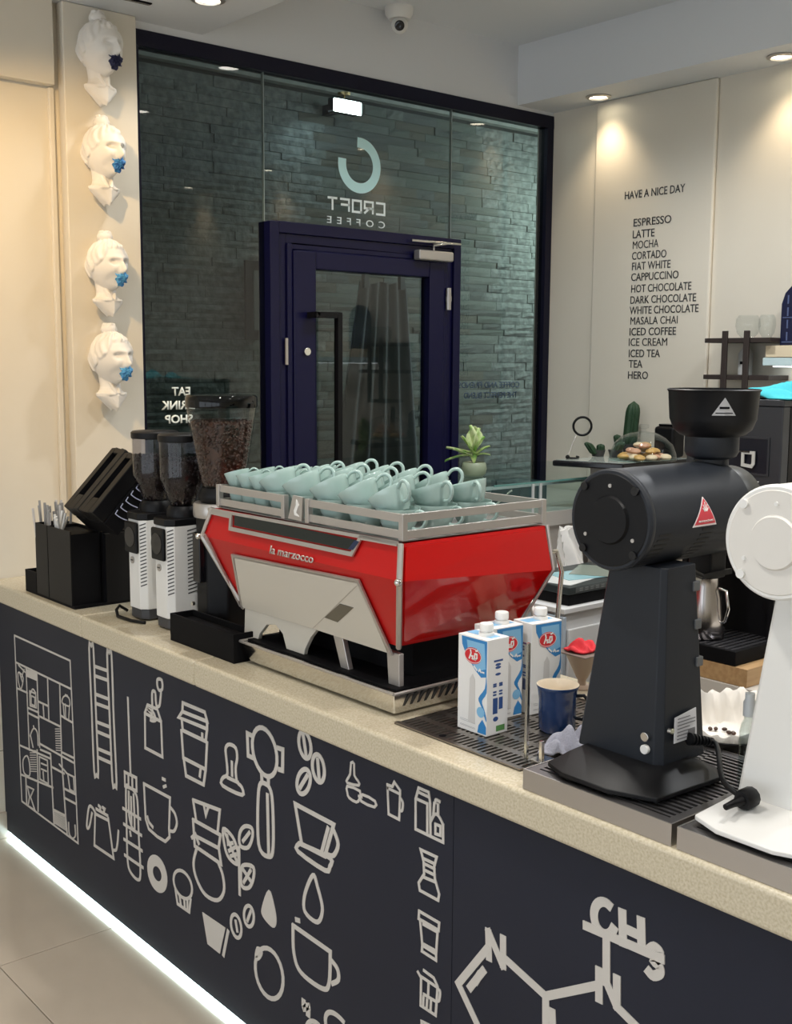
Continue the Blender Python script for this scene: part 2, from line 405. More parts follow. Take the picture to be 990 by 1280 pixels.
h.build('pull_handle', blk, door, bevel=0.003)
MB().cyl((2.845, YW-0.052, 1.79), 0.017, 0.014, 20, axis='y').build('lock_cylinder', chrome, door, smooth=40, bevel=0.002)
for z in (1.74, 1.765, 1.79, 1.815): pass
MB().box(2.745, YW-0.034, 1.735, 2.757, YW-0.028, 1.845).build('latch_plate', satin, door)
for z in (2.04, 1.1, 0.3):
    MB().cyl((3.655, YW-0.045, z-0.05), 0.012, 0.10, 14).cyl((3.655, YW-0.045, z-0.012), 0.0145, 0.024, 14).build('hinge', blk if z < 2 else satin, door, smooth=40)
cl = MB().box(3.44, YW-0.085, 2.205, 3.65, YW-0.04, 2.25).build('door_closer', satin, door, bevel=0.008)
MB().tube([(3.545, YW-0.06, 2.252), (3.545, YW-0.06, 2.275), (3.60, YW-0.09, 2.285), (3.715, YW-0.055, 2.292)], 0.006, 8).tube([(3.42, YW-0.05, 2.29), (3.69, YW-0.05, 2.292)], 0.007, 8).build('closer_arm', chrome, cl, smooth=60)

# glass lettering (reads correctly from the other side, so mirrored here)
lg = mat('pale_aqua_vinyl', (0.62, 0.93, 0.93), 0.5)
lw = mat('white_vinyl', (0.86, 0.93, 0.91), 0.5)
GO = YW+0.0115
sg = MB(); cx, cz, rr = 3.171, 2.594, 0.116
pts = []
for i in range(49):
    a_ = R(90)-R(275)*i/48       # mirrored open ring, gap at upper left
    pts.append((math.cos(a_)*(rr-0.02), math.sin(a_)*(rr-0.02)))
ribbon(sg, pts, 0.043, False, 0.001, (cx, GO, cz), (1, 0, 0), (0, 0, 1), (0, -1, 0))
sg.build('ring_emblem', lg, win)
# square-cut word drawn with strokes, letter by letter (mirrored)
LET = {'C': [[(1, 1), (0, 1), (0, 0), (1, 0)]], 'R': [[(0, 0), (0, 1), (1, 1), (1, .42), (0, .42)], [(.45, .42), (1, 0)]], 'O': [[(0, 0), (0, 1), (1, 1), (1, 0), (0, 0)]],
       'F': [[(0, 0), (0, 1), (1, 1)], [(0, .52), (.9, .52)]], 'T': [[(0, 1), (1, 1)], [(.5, 1), (.5, 0)]]}
cw = MB()
for k, ch in enumerate('CROFT'):
    for st in LET[ch]:
        ribbon(cw, [(-(k*0.0665+p[0]*0.046), p[1]*0.048) for p in st], 0.0095, False, 0.001, (3.312, GO, 2.396), (1, 0, 0), (0, 0, 1), (0, -1, 0))
cw.build('glass_lettering', lw, win)
def mtext(s, xr, z, w, hgt, m, bold=0.0, sp=1.0):
    """mirrored lettering on the glass: xr = right end as seen"""
    return text('glass_lettering', s, w, hgt, m, (xr, GO, z), (1, 0, 0), (0, 0, 1), win, bold, True, -0.001, sp)
mtext('COFFEE', 3.316, 2.337, 0.322, 0.030, lw, 0.01, 1.9)
mtext('EAT', 2.315, 1.612, 0.082, 0.034, lw, 0.03)
mtext('DRINK', 2.335, 1.558, 0.15, 0.034, lw, 0.03)
mtext('SHOP', 2.325, 1.503, 0.125, 0.034, lw, 0.03)
dn = mat('dark_blue_vinyl', (0.03, 0.06, 0.11), 0.5)
mtext('COFFEE AND FRIENDS', 4.20, 1.625, 0.42, 0.03, dn, 0.015)
mtext('THE PERFECT BLEND', 4.185, 1.575, 0.37, 0.03, dn, 0.015)
# corridor fittings seen through the glass
t = thing('flood_light', 'bright cool-white floodlight glowing behind the glass wall', 'light', tuple(at(430, 134, 1, 4.92)))
MB().box(-0.085, -0.026, -0.035, 0.085, 0.03, 0.040).build('housing', blk, t, bevel=0.006)
MB().box(-0.090, -0.036, -0.036, 0.090, -0.0265, 0.030).build('lens', flood_m, t, bevel=0.004)
MB().box(-0.02, 0.03, -0.02, 0.02, 0.178, 0.03).build('bracket', blk, t)
MB().lathe([(.0005, .0), (.03, 0), (.035, .012), (.0005, .02)], 20, (0, 0, .06)).box(-.004, -.004, .038, .004, .004, .061).build('sensor_cap', mat('brass', (0.45, 0.33, 0.16), 0.3, 0.9), t)
t.rotation_euler = (0, 0, 0)
t = thing('wall_frame', 'small black framed picture on the stone wall behind the glass', 'picture', (2.98, 5.045, 2.10))
q = at(305, 325, 1, 5.04); q2 = at(322, 425, 1, 5.04)
t.location = (q.x, 5.045, q2.z)
H = q.z-q2.z
MB().box(0, -0.02, 0, 0.2, 0.0, H).build('frame', blk, t, bevel=0.003)
MB().box(0.045, -0.024, 0.05, 0.16, -0.0205, H-0.05).build('picture_sheet', mat('grey_print', (0.12, 0.13, 0.13), 0.6), t)
# long grey cloth hanging behind the door pane
clm = mat('grey_cloth', (0.16, 0.17, 0.18), 0.9)
def drape(name, x0, x1, xb0, xb1, z0, z1, y, folds, parent, m, amp=0.03):
    mb = MB(); n = 60; rings = []
    for k in range(13):
        f = k/12; a_ = x0+(xb0-x0)*f; b_ = x1+(xb1-x1)*f; z = z1+(z0-z1)*f
        rings.append([(a_+(b_-a_)*i/n, y+amp*(0.4+0.6*f)*math.sin(folds*2*PI*i/n+0.6*math.sin(3*f)), z+0.008*math.sin(9*i/n*2)) for i in range(n+1)])
    back = [[(p[0], p[1]+0.006, p[2]) for p in r_] for r_ in rings]
    full = [rings[k]+back[k][::-1] for k in range(13)]
    return mb.loft(full, True).build(name, m, parent, smooth=50)
qa = at(450, 352, 1, 4.7); qb = at(508, 352, 1, 4.7); qc = at(417, 580, 1, 4.7); qd = at(520, 580, 1, 4.7)
t = thing('hanging_cloth', 'long grey cloth hanging in folds behind the door glass', 'cloth', ((qa.x+qb.x)/2, 4.7, qc.z-0.9))
ox, oz = t.location.x, t.location.z
drape('cloth_panel', qa.x-ox, qb.x-ox, qc.x-0.12-ox, qd.x+0.12-ox, 0.02, qa.z-oz, 0, 5, t, clm)
MB().tube([(qa.x-ox-0.1, 0, qa.z-oz+0.05), (qb.x-ox+0.1, 0, qa.z-oz+0.05)], 0.012, 10).tube([(0, 0, qa.z-oz+.05), (0, .02, qa.z-oz+.15), (0, 0.372, qa.z-oz+.15)], .008, 8).build('rail', blk, t, smooth=60)
MB().box(qa.x-ox+.02, -0.012, qa.z-oz-.03, qa.x-ox+.05, 0.012, qa.z-oz+.05).box(qb.x-ox-.05, -0.012, qa.z-oz-.03, qb.x-ox-.02, 0.012, qa.z-oz+.05).build('hanging_loop', clm, t)

# ------------------------------------------------------------------ ceiling lights, camera
def downlight(x, y, z, lens, label, group=None, r=0.042):
    t = thing('downlight', label, 'light', (x, y, z), 0, group)
    MB().lathe([(r, 0.0), (r+0.016, -0.001), (r+0.018, -0.006), (r+0.002, -0.010), (r-0.001, -0.002)], 28).build('trim_ring', satin, t, smooth=50)
    MB().lathe([(0.0005, -0.004), (r*0.6, -0.0045), (r, -0.002), (r, 0.0), (0.0005, 0.0)], 28).build('lens', lens, t, smooth=50)
    return t
lab = ['small round downlight in the soffit nearest the black-framed glass wall', 'round downlight at the right end of the soffit in view', None, None]
for i, (x, y) in enumerate(SOFFIT_LIGHTS):
    downlight(x, y, ZS, lens_w, lab[i] or 'round soffit downlight outside the picture, seen only mirrored in the glass', None if lab[i] else 'soffit downlights out of view')
for i, (x, y) in enumerate(LEFT_LIGHTS):
    downlight(x, y, ZS+0.012, lens_n, 'round white downlight above the busts at the top left' if i == 0 else 'round downlight over the customer side, out of view', None if i == 0 else 'downlights over the customer side')
for i, (x, y) in enumerate(CEIL_LIGHTS):
    downlight(x, y, ZC, lens_n, 'round downlight in the high ceiling, out of view', 'high ceiling downlights', 0.055)
c = at(497, 10, 2, ZC)
t = thing('security_camera', 'white dome security camera with black lens under the ceiling', 'camera', (c.x, c.y-0.01, ZC))
MB().lathe([(0.0005, 0), (0.062, 0), (0.060, -0.03), (0.045, -0.05), (0.0005, -0.05)], 28).build('mount', ekwhite, t, smooth=40)
MB().ball((-0.005, -0.01, -0.075), 0.036, 20, 14).build('camera_ball', ekwhite, t, smooth=180)
e = MB(); dv = (-CAM*0+Vector((-0.62, -0.72, -0.32))).normalized(); M_ = Matrix.Translation(Vector((-0.005, -0.01, -0.075))+dv*0.028) @ dv.to_track_quat('Z', 'Y').to_matrix().to_4x4()
e.lathe([(0.0005, 0), (0.021, 0), (0.021, 0.01), (0.016, 0.012), (0.0005, 0.009)], 20, M=M_).build('lens', blkg, t, smooth=40)
t = thing('ceiling_vent', 'narrow black slot vent at the top edge of the picture', 'vent', tuple(at(172, 1, 2, ZS+0.012)))
MB().box(-0.05, -0.012, -0.004, 0.05, 0.012, 0).build('frame', blkm, t); MB().box(-0.045, -0.002, -0.006, 0.045, 0.002, -0.004).build('slat', satin, t)

# ------------------------------------------------------------------ menu lettering on the right wall
MENU = [('HAVE A NICE DAY', 781, 856, 249.5, 239.5), ('ESPRESSO', 792, 839, 283.5, 275), ('LATTE', 791, 818, 298, 290), ('MOCHA', 791, 823, 311.5, 303), ('CORTADO', 790, 833, 325, 316.5), ('FIAT WHITE', 790, 838, 338, 330),
        ('CAPPUCCINO', 789, 848, 351.5, 343), ('HOT CHOCOLATE', 789, 864, 366, 357.5), ('DARK CHOCOLATE', 788, 870, 380, 371.5), ('WHITE CHOCOLATE', 787, 873, 393, 384.5), ('MASALA CHAI', 788, 847, 406, 397.5), ('ICED COFFEE', 787, 845, 419.5, 411),
        ('ICE CREAM', 786, 834, 432.5, 424.5), ('ICED TEA', 786, 825, 446.5, 438.5), ('TEA', 786, 803, 459.5, 451.5), ('HERO', 785, 810, 473.5, 465.5)]
menu = thing('menu_lettering', 'black capital lettering listing the coffees on the cream wall', 'lettering', (XW-0.0222, 3.55, 1.60))
for s, xl, xr, yb, yt in MENU:
    a_ = at(xl, yb, 0, XW-0.0225); b_ = at(xr, (yb+yt)/2, 0, XW-0.0225); tp = at(xl, yt, 0, XW-0.0225)
    text('menu_line', s, abs(a_.y-b_.y), 0.036, black_ink, (0, a_.y-3.55, a_.z-1.60), (0, -1, 0), (0, 0, 1), menu, 0.0 if 'M' in s else 0.006, False, 0.0015)
# ------------------------------------------------------------------ counter
XC, ZT_ = 1.503, 0.97             # front panel plane, worktop height
YB = YW-0.0005
cnt = thing('service_counter', 'long dark navy bar counter covered with pale coffee icons', 'counter', (1.503, 1.6, 0))
cx_, cy_ = 1.503, 1.6
YS1 = 1.589
MB().box(0, YS1+.0008-cy_, 0.03, 0.02, YB-cy_-.001, 0.8995).build('front_panel', panelm, cnt)
MB().box(0, -1.6-cy_, 0.03, 0.02, YS1-.0008-cy_, 0.8995).build('front_panel', panelm, cnt)
MB().box(0.02, -1.6-cy_, 0.03, 0.60, YB-cy_-.001, 0.8995).build('carcass', blkm, cnt)
MB().box(0.06, -1.6-cy_, 0.0, 0.58, YB-cy_-.001, 0.03).build('plinth', blkm, cnt)
# worktop: three slabs with a tight joint
wt = thing('stone_worktop', 'speckled beige stone worktop running along the bar counter', 'worktop', (1.475, 1.6, 0.9))
JL = at(100, 770, 0, 1.475).y
J2 = at(241, 828, 0, 1.475).y
for a_, b_ in ((-1.62, J2-.0003), (J2+.0003, JL-.0008), (JL+.0008, YB-.001)):
    MB().box(0, a_-1.6, 0, 0.66, b_-1.6, 0.07).build('slab', stone_top, wt, bevel=0.010, seg=4)
led = MB().box(1.500, -1.5, 0.006, 1.515, YB-.002, 0.015).build('led_strip', led_m)
tag(led, 'glowing cool white light strip along the foot of the counter', 'light')

# icons -------------------------------------------------------------
def I(name, ox, oy, s, lines, w, fills=()):
    """lines given in pixels of an enlarged view (origin ox,oy, zoom s) laid on the counter front"""
    m = MB()
    cv = lambda p: (lambda q: (-(q.y-cy_), q.z))(at(ox+p[0]/s, oy+p[1]/s, 0, XC))
    for li, l in enumerate(lines):
        closed = isinstance(l[-1], str)
        pts = [cv(p) for p in (l[:-1] if closed else l)]
        ribbon(m, pts, w, closed, 0.0014+0.00006*li, (0, 0, 0), (0, -1, 0), (0, 0, 1), (-1, 0, 0))
    for f in fills:
        pts = [cv(p) for p in f]
        a_ = [(-0.0001, -p[0], p[1]) for p in pts]; m.prism(a_, (-0.0014, 0, 0))
    return m.build(name, vinyl, cnt)
def ell(cx, cy, rx, ry, rot=0, a0=0, a1=360, n=24):
    o_ = []
    for i in range(n+1):
        if a1-a0 >= 360 and i == n: break
        a_ = R(a0+(a1-a0)*i/n); x, y = rx*math.cos(a_), ry*math.sin(a_); c_, s_ = math.cos(R(rot)), math.sin(R(rot))
        o_.append((cx+x*c_-y*s_, cy+x*s_+y*c_))
    return o_+(['z'] if a1-a0 >= 360 else [])
def sm(pts, closed=False, k=4):
    """rounded path through points"""
    n = len(pts); o_ = []
    rng = range(n if closed else n-1)
    for i in rng:
        p0 = pts[(i-1) % n] if (closed or i > 0) else pts[i]; p1 = pts[i]; p2 = pts[(i+1) % n]; p3 = pts[(i+2) % n] if (closed or i < n-2) else pts[(i+1) % n]
        for j in range(k):
            t = j/k
            o_.append(tuple(0.5*((2*p1[d])+(-p0[d]+p2[d])*t+(2*p0[d]-5*p1[d]+4*p2[d]-p3[d])*t*t+(-p0[d]+3*p1[d]-3*p2[d]+p3[d])*t**3) for d in (0, 1)))
    if not closed: o_.append(pts[-1])
    return o_+(['z'] if closed else [])
def hatch(q, n=7):
    (a_, b_, c_, d_) = [Vector(p) for p in q]; o_ = []
    for i in range(1, n):
        t = i/n; o_.append([tuple(a_.lerp(d_, t)), tuple(b_.lerp(c_, max(0, t-0.10)))])
    return o_
A_ = (0, 770, 4.267)
I('shelf_icon', *A_, [[(78, 103), (375, 238), (418, 1212), (118, 988), 'z'], [(88, 248), (378, 388)], [(92, 385), (148, 410)], [(140, 275), (158, 715)], [(198, 302), (213, 700)], [(255, 330), (262, 550)], [(320, 362), (330, 750)],
  [(205, 455), (258, 480)], [(232, 475), (236, 545)], [(213, 535), (325, 590)], [(325, 530), (388, 568)], [(152, 490), (208, 515)], [(155, 518), (210, 546)], [(213, 680), (400, 785)], [(110, 690), (270, 760)], [(330, 725), (398, 758)], [(218, 712), (272, 735), (290, 1110)],
  [(200, 715), (205, 870), (205, 1040)], [(115, 845), (285, 915)], [(280, 805), (345, 840)], [(330, 745), (352, 1060)], [(140, 860), (145, 1008)], [(345, 920), (408, 952)], [(348, 970), (410, 1003)], [(288, 1032), (352, 1065)], [(352, 1065), (362, 1170)]], 0.0065)
for q in (((140, 280), (195, 305), (198, 352), (145, 325)), ((295, 590), (325, 602), (332, 745), (302, 728)), ((160, 705), (192, 718), (197, 855), (167, 840)), ((288, 1035), (352, 1065), (362, 1165), (292, 1110))):
    I('hatching_icon', *A_, hatch(q, 11), 0.0030)
I('shelf_ornament_icon', *A_, [sm([(100, 300), (125, 330), (112, 390), (98, 340)], True), [(100, 262), (135, 300)], [(130, 285), (115, 330)], [(105, 300), (120, 350)], sm([(335, 440), (350, 425), (370, 440), (372, 480), (335, 465)], True), [(338, 465), (345, 545), (368, 555), (372, 480)], [(350, 470), (352, 548)], [(350, 420), (362, 425)],
  [(160, 400), (192, 415), (196, 490), (162, 478), 'z'], sm([(160, 430), (175, 390), (192, 410)]), [(168, 425), (188, 435), (188, 480), (168, 470), 'z'], sm([(162, 640), (180, 600), (200, 620), (205, 690)]), [(180, 585), (183, 600)], [(165, 640), (178, 700)],
  sm([(125, 770), (145, 745), (158, 780), (160, 850), (130, 835)], True), [(212, 750), (255, 770), (260, 895), (215, 870), 'z'], [(222, 785), (250, 797)], [(222, 815), (250, 828)], [(232, 830), (236, 880)],
  [(318, 790), (360, 840), (400, 860)], [(365, 850), (375, 925), (400, 940), (395, 860)], [(148, 908), (182, 925), (165, 965), (188, 1035), (152, 1012), (160, 965), 'z'], sm([(368, 1100), (372, 1160), (388, 1185), (405, 1170), (402, 1115)]), ], 0.0050)
B_ = (90, 790, 5.818)
I('ladder_icon', *B_, [sm([(142, 100), (158, 118), (175, 560), (193, 1010), (180, 1038), (163, 1010), (145, 560), (127, 118)], True, 3), sm([(272, 150), (290, 168), (305, 620), (326, 1090), (314, 1115), (296, 1085), (276, 620), (258, 168)], True, 3),
  [(165, 248), (262, 282)], [(168, 318), (266, 352)], [(175, 452), (270, 488)], [(178, 520), (275, 555)], [(186, 655), (282, 692)], [(188, 725), (284, 765)], [(194, 850), (290, 890)], [(196, 912), (292, 955)]], 0.0105)
I('syphon_mixer_icon', *B_, [[(408, 478), (428, 1030)], [(385, 1018), (470, 1060), (472, 1155), (388, 1120), 'z'], [(412, 1035), (414, 1128)], [(440, 1048), (442, 1142)]], 0.0095)
I('carton_icon', *B_, [[(532, 590), (650, 650), (660, 908), (535, 842), 'z'], [(532, 590), (552, 530), (622, 560), (650, 650)], sm([(552, 560), (585, 600), (575, 640), (610, 640), (590, 580)], True), sm([(588, 590), (585, 470), (590, 430), (608, 440), (612, 500), (620, 540), (640, 530), (650, 440)]), sm([(625, 345), (655, 350), (660, 410), (640, 425), (624, 395)], True)], 0.0095)
I('takeaway_cup_icon', *B_, [[(808, 515), (968, 582), (985, 650), (805, 578), 'z'], [(805, 578), (778, 620), (985, 705), (985, 650)], [(800, 632), (808, 715), (975, 795), (985, 705)], [(798, 715), (812, 915), (975, 1000), (985, 800), ], [(815, 915), (832, 1045), (960, 1110), (975, 1000)], [(950, 740), (950, 780)], [(940, 985), (932, 1050)]], 0.0105)
C_ = (90, 950, 5.818)
I('french_press_icon', *C_, [sm([(395, 205), (400, 500), (405, 700), (420, 800), (475, 868), (500, 830), (488, 560), (478, 300), (455, 230), (420, 200)], True, 4), [(372, 350), (500, 428)], [(378, 465), (508, 548)], [(380, 575), (512, 660)], [(385, 690), (518, 782)], sm([(415, 230), (418, 400), (440, 490), (458, 490), (450, 250)]), [(432, 270), (436, 460)], [(425, 520), (430, 550)]], 0.0095)
I('dripper_kettle_icon', *C_, [[(170, 390), (165, 620), (305, 715), (265, 420)], [(170, 390), (268, 440)], [(178, 355), (262, 405)], [(195, 330), (210, 345), (205, 370)], [(225, 345), (240, 355), (232, 385)], sm([(178, 395), (150, 345), (125, 345), (110, 480), (128, 485), (148, 385)]), sm([(305, 655), (325, 650), (335, 590), (340, 515)])], 0.0095)
I('mug_icon', *C_, [sm([(525, 172), (715, 275), (708, 500), (712, 560), (680, 592), (620, 555), (560, 500), (538, 430)], True, 1), sm([(718, 345), (750, 390), (765, 460), (745, 515), (715, 515)]), [(550, 410), (560, 450), (590, 488)], [(660, 135), (680, 145)], [(668, 195), (685, 188)]], 0.0095)
I('donut_icon', *C_, [ell(622, 827, 48, 100, -14)], 0.033)
I('cupcake_icon', *C_, [ell(808, 905, 60, 108, -20), [(755, 945), (770, 1045), (855, 1105), (865, 1010)], [(785, 985), (795, 1060)], [(818, 1000), (823, 1078)], [(842, 1010), (843, 1088)]], 0.0095)
D_ = (220, 860, 6.4)
I('tamper_icon', *D_, [sm([(430, 450), (400, 480), (405, 560), (412, 630), (412, 695), (375, 720), (375, 780), (530, 855), (530, 795), (490, 745), (480, 640), (492, 560), (480, 480)], True, 3), [(415, 715), (500, 755)], [(450, 590), (452, 700)]], 0.0100)
I('portafilter_icon', *D_, [ell(712, 512, 92, 200, -12), [(618, 385), (573, 362), (580, 540), (622, 560)], [(815, 478), (858, 492), (855, 660), (825, 650)], [(688, 690), (690, 750)], [(742, 710), (742, 765)]], 0.0120)
E_ = (280, 880, 3.2)
I('portafilter_handle_icon', *E_, [sm([(165, 318), (140, 345), (140, 560), (180, 610), (198, 570), (193, 370)], True, 5), [(175, 362), (180, 600)]], 0.0120)
I('coffee_bean_icon', *E_, [ell(325, 163, 23, 55, -10), [(318, 120), (330, 205)]], 0.0115)
I('coffee_bean_icon', *E_, [ell(379, 257, 23, 56, -8), [(376, 220), (382, 300)]], 0.0115)
I('coffee_bean_icon', *E_, [ell(320, 310, 26, 50, 10), [(335, 285), (305, 335)]], 0.0115)
I('glass_mug_icon', *E_, [[(286, 400), (440, 482), (405, 608), (312, 560), 'z'], [(418, 495), (390, 600)], sm([(438, 500), (458, 560), (440, 605), (412, 600)]), sm([(300, 560), (298, 590), (405, 665), (425, 650), (425, 615), (320, 565)], True, 3)], 0.0115)
I('droplet_icon', *E_, [sm([(357, 685), (325, 760), (325, 830), (375, 872), (395, 820), (375, 730)], True, 5)], 0.0110)
I('tamper_icon', *E_, [sm([(510, 235), (506, 280), (495, 300), (495, 315), (540, 325), (538, 308), (523, 285), (522, 240)], True, 2)], 0.0062)
I('spoon_icon', *E_, [sm([(495, 328), (545, 348), (543, 380), (530, 392), (502, 375), (495, 355)], True, 2), sm([(555, 362), (605, 388), (603, 412), (550, 388)], True, 2), [(540, 368), (553, 372)]], 0.0062)
I('jug_icon', *E_, [[(655, 320), (660, 440), (702, 462), (706, 360), (655, 335)], [(655, 322), (675, 330), (683, 312), (706, 345), (706, 360)], sm([(707, 375), (717, 395), (714, 425), (705, 425)])], 0.0064)
I('milk_carton_icon', *E_, [[(768, 380), (780, 335), (820, 352), (826, 395)], [(768, 380), (768, 500), (878, 553), (878, 480)], [(770, 378), (815, 398), (815, 520)], [(780, 352), (822, 372)], [(826, 395), (828, 520)], sm([(828, 470), (845, 440), (862, 450), (878, 482)]), [(840, 440), (843, 395)], [(858, 445), (858, 400)], sm([(848, 395), (850, 382), (865, 390)]), [(848, 480), (868, 488), (868, 525), (848, 518), 'z']], 0.0066)
I('glass_jar_icon', *E_, [[(788, 582), (852, 612), (842, 650), (845, 700), (862, 760), (858, 785), (785, 745), (780, 715), (802, 680), (800, 630), 'z'], [(800, 618), (846, 640)], [(802, 638), (845, 660)], [(800, 662), (846, 685)], [(796, 690), (848, 712)]], 0.0066)
I('takeaway_cup_icon', *E_, [[(782, 828), (862, 875), (860, 905), (780, 858), 'z'], [(786, 865), (795, 965), (850, 1000), (856, 905)], [(795, 965), (793, 988), (850, 1025), (850, 1000)], [(800, 960), (850, 988)], [(798, 880), (852, 910)]], 0.0066)
I('french_press_icon', *E_, [[(776, 1070), (790, 1095), (788, 1205), (848, 1245), (856, 1130), (840, 1095), (800, 1065)], [(790, 1090), (850, 1130)], [(800, 1160), (850, 1190)], [(820, 1110), (818, 1170)], [(800, 1170), (798, 1210)], [(815, 1180), (812, 1218)], [(830, 1185), (828, 1225)], sm([(856, 1140), (866, 1150), (862, 1185), (852, 1185)])], 0.0066)
I('jar_icon', *E_, [[(790, 1268), (855, 1300)], [(792, 1272), (792, 1330)]], 0.0066)
G_ = (210, 1000, 4.571)
I('decanter_icon', *G_, [[(145, 0), (162, 112)], [(145, 0), (298, 58), (285, 185)], [(205, 20), (218, 85), (232, 40)], [(145, 112), (302, 200)], [(145, 112), (155, 262), (305, 365), (292, 270), (302, 200)], [(150, 200), (292, 275)], [(138, 215), (158, 195), (178, 250)], sm([(165, 280), (148, 360), (165, 450), (215, 540), (285, 572), (322, 520), (315, 430), (292, 365)])], 0.0105)
I('leaf_icon', *G_, [sm([(318, 165), (325, 260), (350, 330), (400, 365), (400, 290), (370, 210)], True, 4), [(325, 180), (395, 350)], [(340, 200), (345, 250), (372, 245)], [(350, 290), (385, 270)], [(360, 320), (392, 310)], sm([(415, 260), (412, 190), (440, 150), (480, 160), (485, 210), (460, 270)], True, 4), [(430, 235), (468, 185)], [(408, 270), (412, 540)], sm([(420, 400), (440, 370), (490, 385), (490, 450), (465, 500), (425, 490)], True, 4), [(430, 395), (480, 470)], [(475, 400), (435, 470)]], 0.0105)
I('coffee_bean_icon', *G_, [ell(391, 720, 28, 68, -10), [(388, 690), (398, 750)]], 0.0100)
I('coffee_bean_icon', *G_, [ell(464, 663, 28, 60, -4), [(475, 635), (455, 690)]], 0.0100)
dropp = [p for p in sm([(578, 520), (543, 610), (545, 660), (600, 722), (618, 690), (605, 600)], True, 4)[:-1]]
I('droplet_icon', *G_, [sm([(578, 520), (543, 610), (545, 660), (600, 722), (618, 690), (605, 600)], True, 4)], 0.0060, [dropp])
I('espresso_shot_icon', *G_, [[(345, 748), (318, 888)]], 0.0115, [[(198, 640), (330, 730), (298, 878), (228, 822)]])
I('wreath_icon', *G_, [ell(580, 990, 75, 148, -12), sm([(505, 900), (515, 850), (535, 870), (520, 900)], True, 3)], 0.0120)
H_ = (350, 1080, 4.5)
I('teacup_icon', *H_, [sm([(75, 345), (80, 500), (120, 610), (240, 700), (278, 670), (285, 498)], False, 5), [(75, 345), (288, 495)], sm([(290, 540), (325, 590), (330, 650), (295, 672)]), [(92, 312), (110, 318)]], 0.0120)
I('steam_icon', *H_, [sm([(135, 770), (138, 810), (160, 800), (160, 850)])], 0.0170)
I('cup_rim_icon', *H_, [ell(355, 990, 60, 175, -28, 150, 330), ell(200, 960, 45, 80, -20, 180, 330)], 0.0120)
# caffeine molecule, right-hand panel
M3 = (500, 950, 3.0)
I('molecule_icon', *M3, [[(332, 640), (335, 745)], [(332, 640), (388, 775)], [(388, 665), (388, 775)], [(330, 705), (220, 838), (300, 1010)], [(315, 788), (262, 855)], [(300, 805), (285, 830)], [(385, 735), (548, 885), (548, 1010)], [(572, 940), (575, 1010)], [(548, 885), (740, 845)],
   [(748, 785), (748, 900)], [(762, 800), (815, 925)], [(815, 815), (815, 925)], [(815, 925), (900, 1010)], [(776, 655), (776, 840)], [(696, 620), (985, 745)]], 0.0165)
I('molecule_letter_icon', *M3, [ell(765, 595, 40, 62, -8, -30, -330, 24)[::-1] if False else ell(768, 592, 38, 62, -12, 45, 320), [(835, 568), (838, 690)], [(905, 598), (908, 715)], [(838, 628), (905, 660)], sm([(935, 712), (955, 700), (975, 720), (968, 745), (955, 755), (975, 775), (975, 800), (950, 808), (932, 790)])], 0.0175)
# ------------------------------------------------------------------ espresso machine
MO = Vector((1.56, 2.17, ZT_))
em = thing('espresso_machine', 'red faceted espresso machine with steel cup rail on the bar counter', 'coffee machine', tuple(MO))
Lc = lambda x, y, z: (x-MO.x, y-MO.y, z-MO.z)
zT, zK, zB = 1.372, 1.295, 1.125
RT = dict(x0=1.532, x1=1.985, y0=1.792, y1=2.545); RK = dict(x0=1.516, x1=1.993, y0=1.776, y1=2.572); RBm = dict(x0=1.588, x1=1.975, y0=1.862, y1=2.508)
ZKR = zK-.028
def ring(r, z, g=0.0, zr=None):
    zr = z if zr is None else zr
    return [Lc(r['x0']+g, r['y0']+g, z), Lc(r['x1']-g, r['y0']+g, zr), Lc(r['x1']-g, r['y1']-g, zr), Lc(r['x0']+g, r['y1']-g, z)]
MB().loft([ring(RBm, zB+.002, .004), ring(RK, zK, .003, ZKR), ring(RT, zT-.002, .004)]).build('body_shell', redd, em)
# glossy side panels, slightly proud of the body
for s in (0, 1):
    y = ('y0', 'y1')[s]; sg_ = (-1, 1)[s]
    a_ = [Lc(RBm['x0']+.012, RBm[y]+sg_*.004, zB+.012), Lc(RBm['x1']-.012, RBm[y]+sg_*.004, zB+.012)]
    b_ = [Lc(RK['x0']+.012, RK[y]+sg_*.004, zK), Lc(RK['x1']-.012, RK[y]+sg_*.004, ZKR)]
    c_ = [Lc(RT['x0']+.012, RT[y]+sg_*.004, zT-.008), Lc(RT['x1']-.012, RT[y]+sg_*.004, zT-.008)]
    dv = Vector((0, -sg_*.006, 0)); q = [Vector(p)+dv for p in a_+b_+c_]
    f_ = [Vector(p) for p in a_+b_+c_]; vs = f_+q
    MB().add(vs, [(0, 1, 3, 2), (2, 3, 5, 4), (6, 8, 9, 7), (8, 10, 11, 9), (0, 6, 7, 1), (4, 5, 11, 10), (0, 2, 8, 6), (2, 4, 10, 8), (1, 7, 9, 3), (3, 9, 11, 5)]).build('side_panel', red, em)
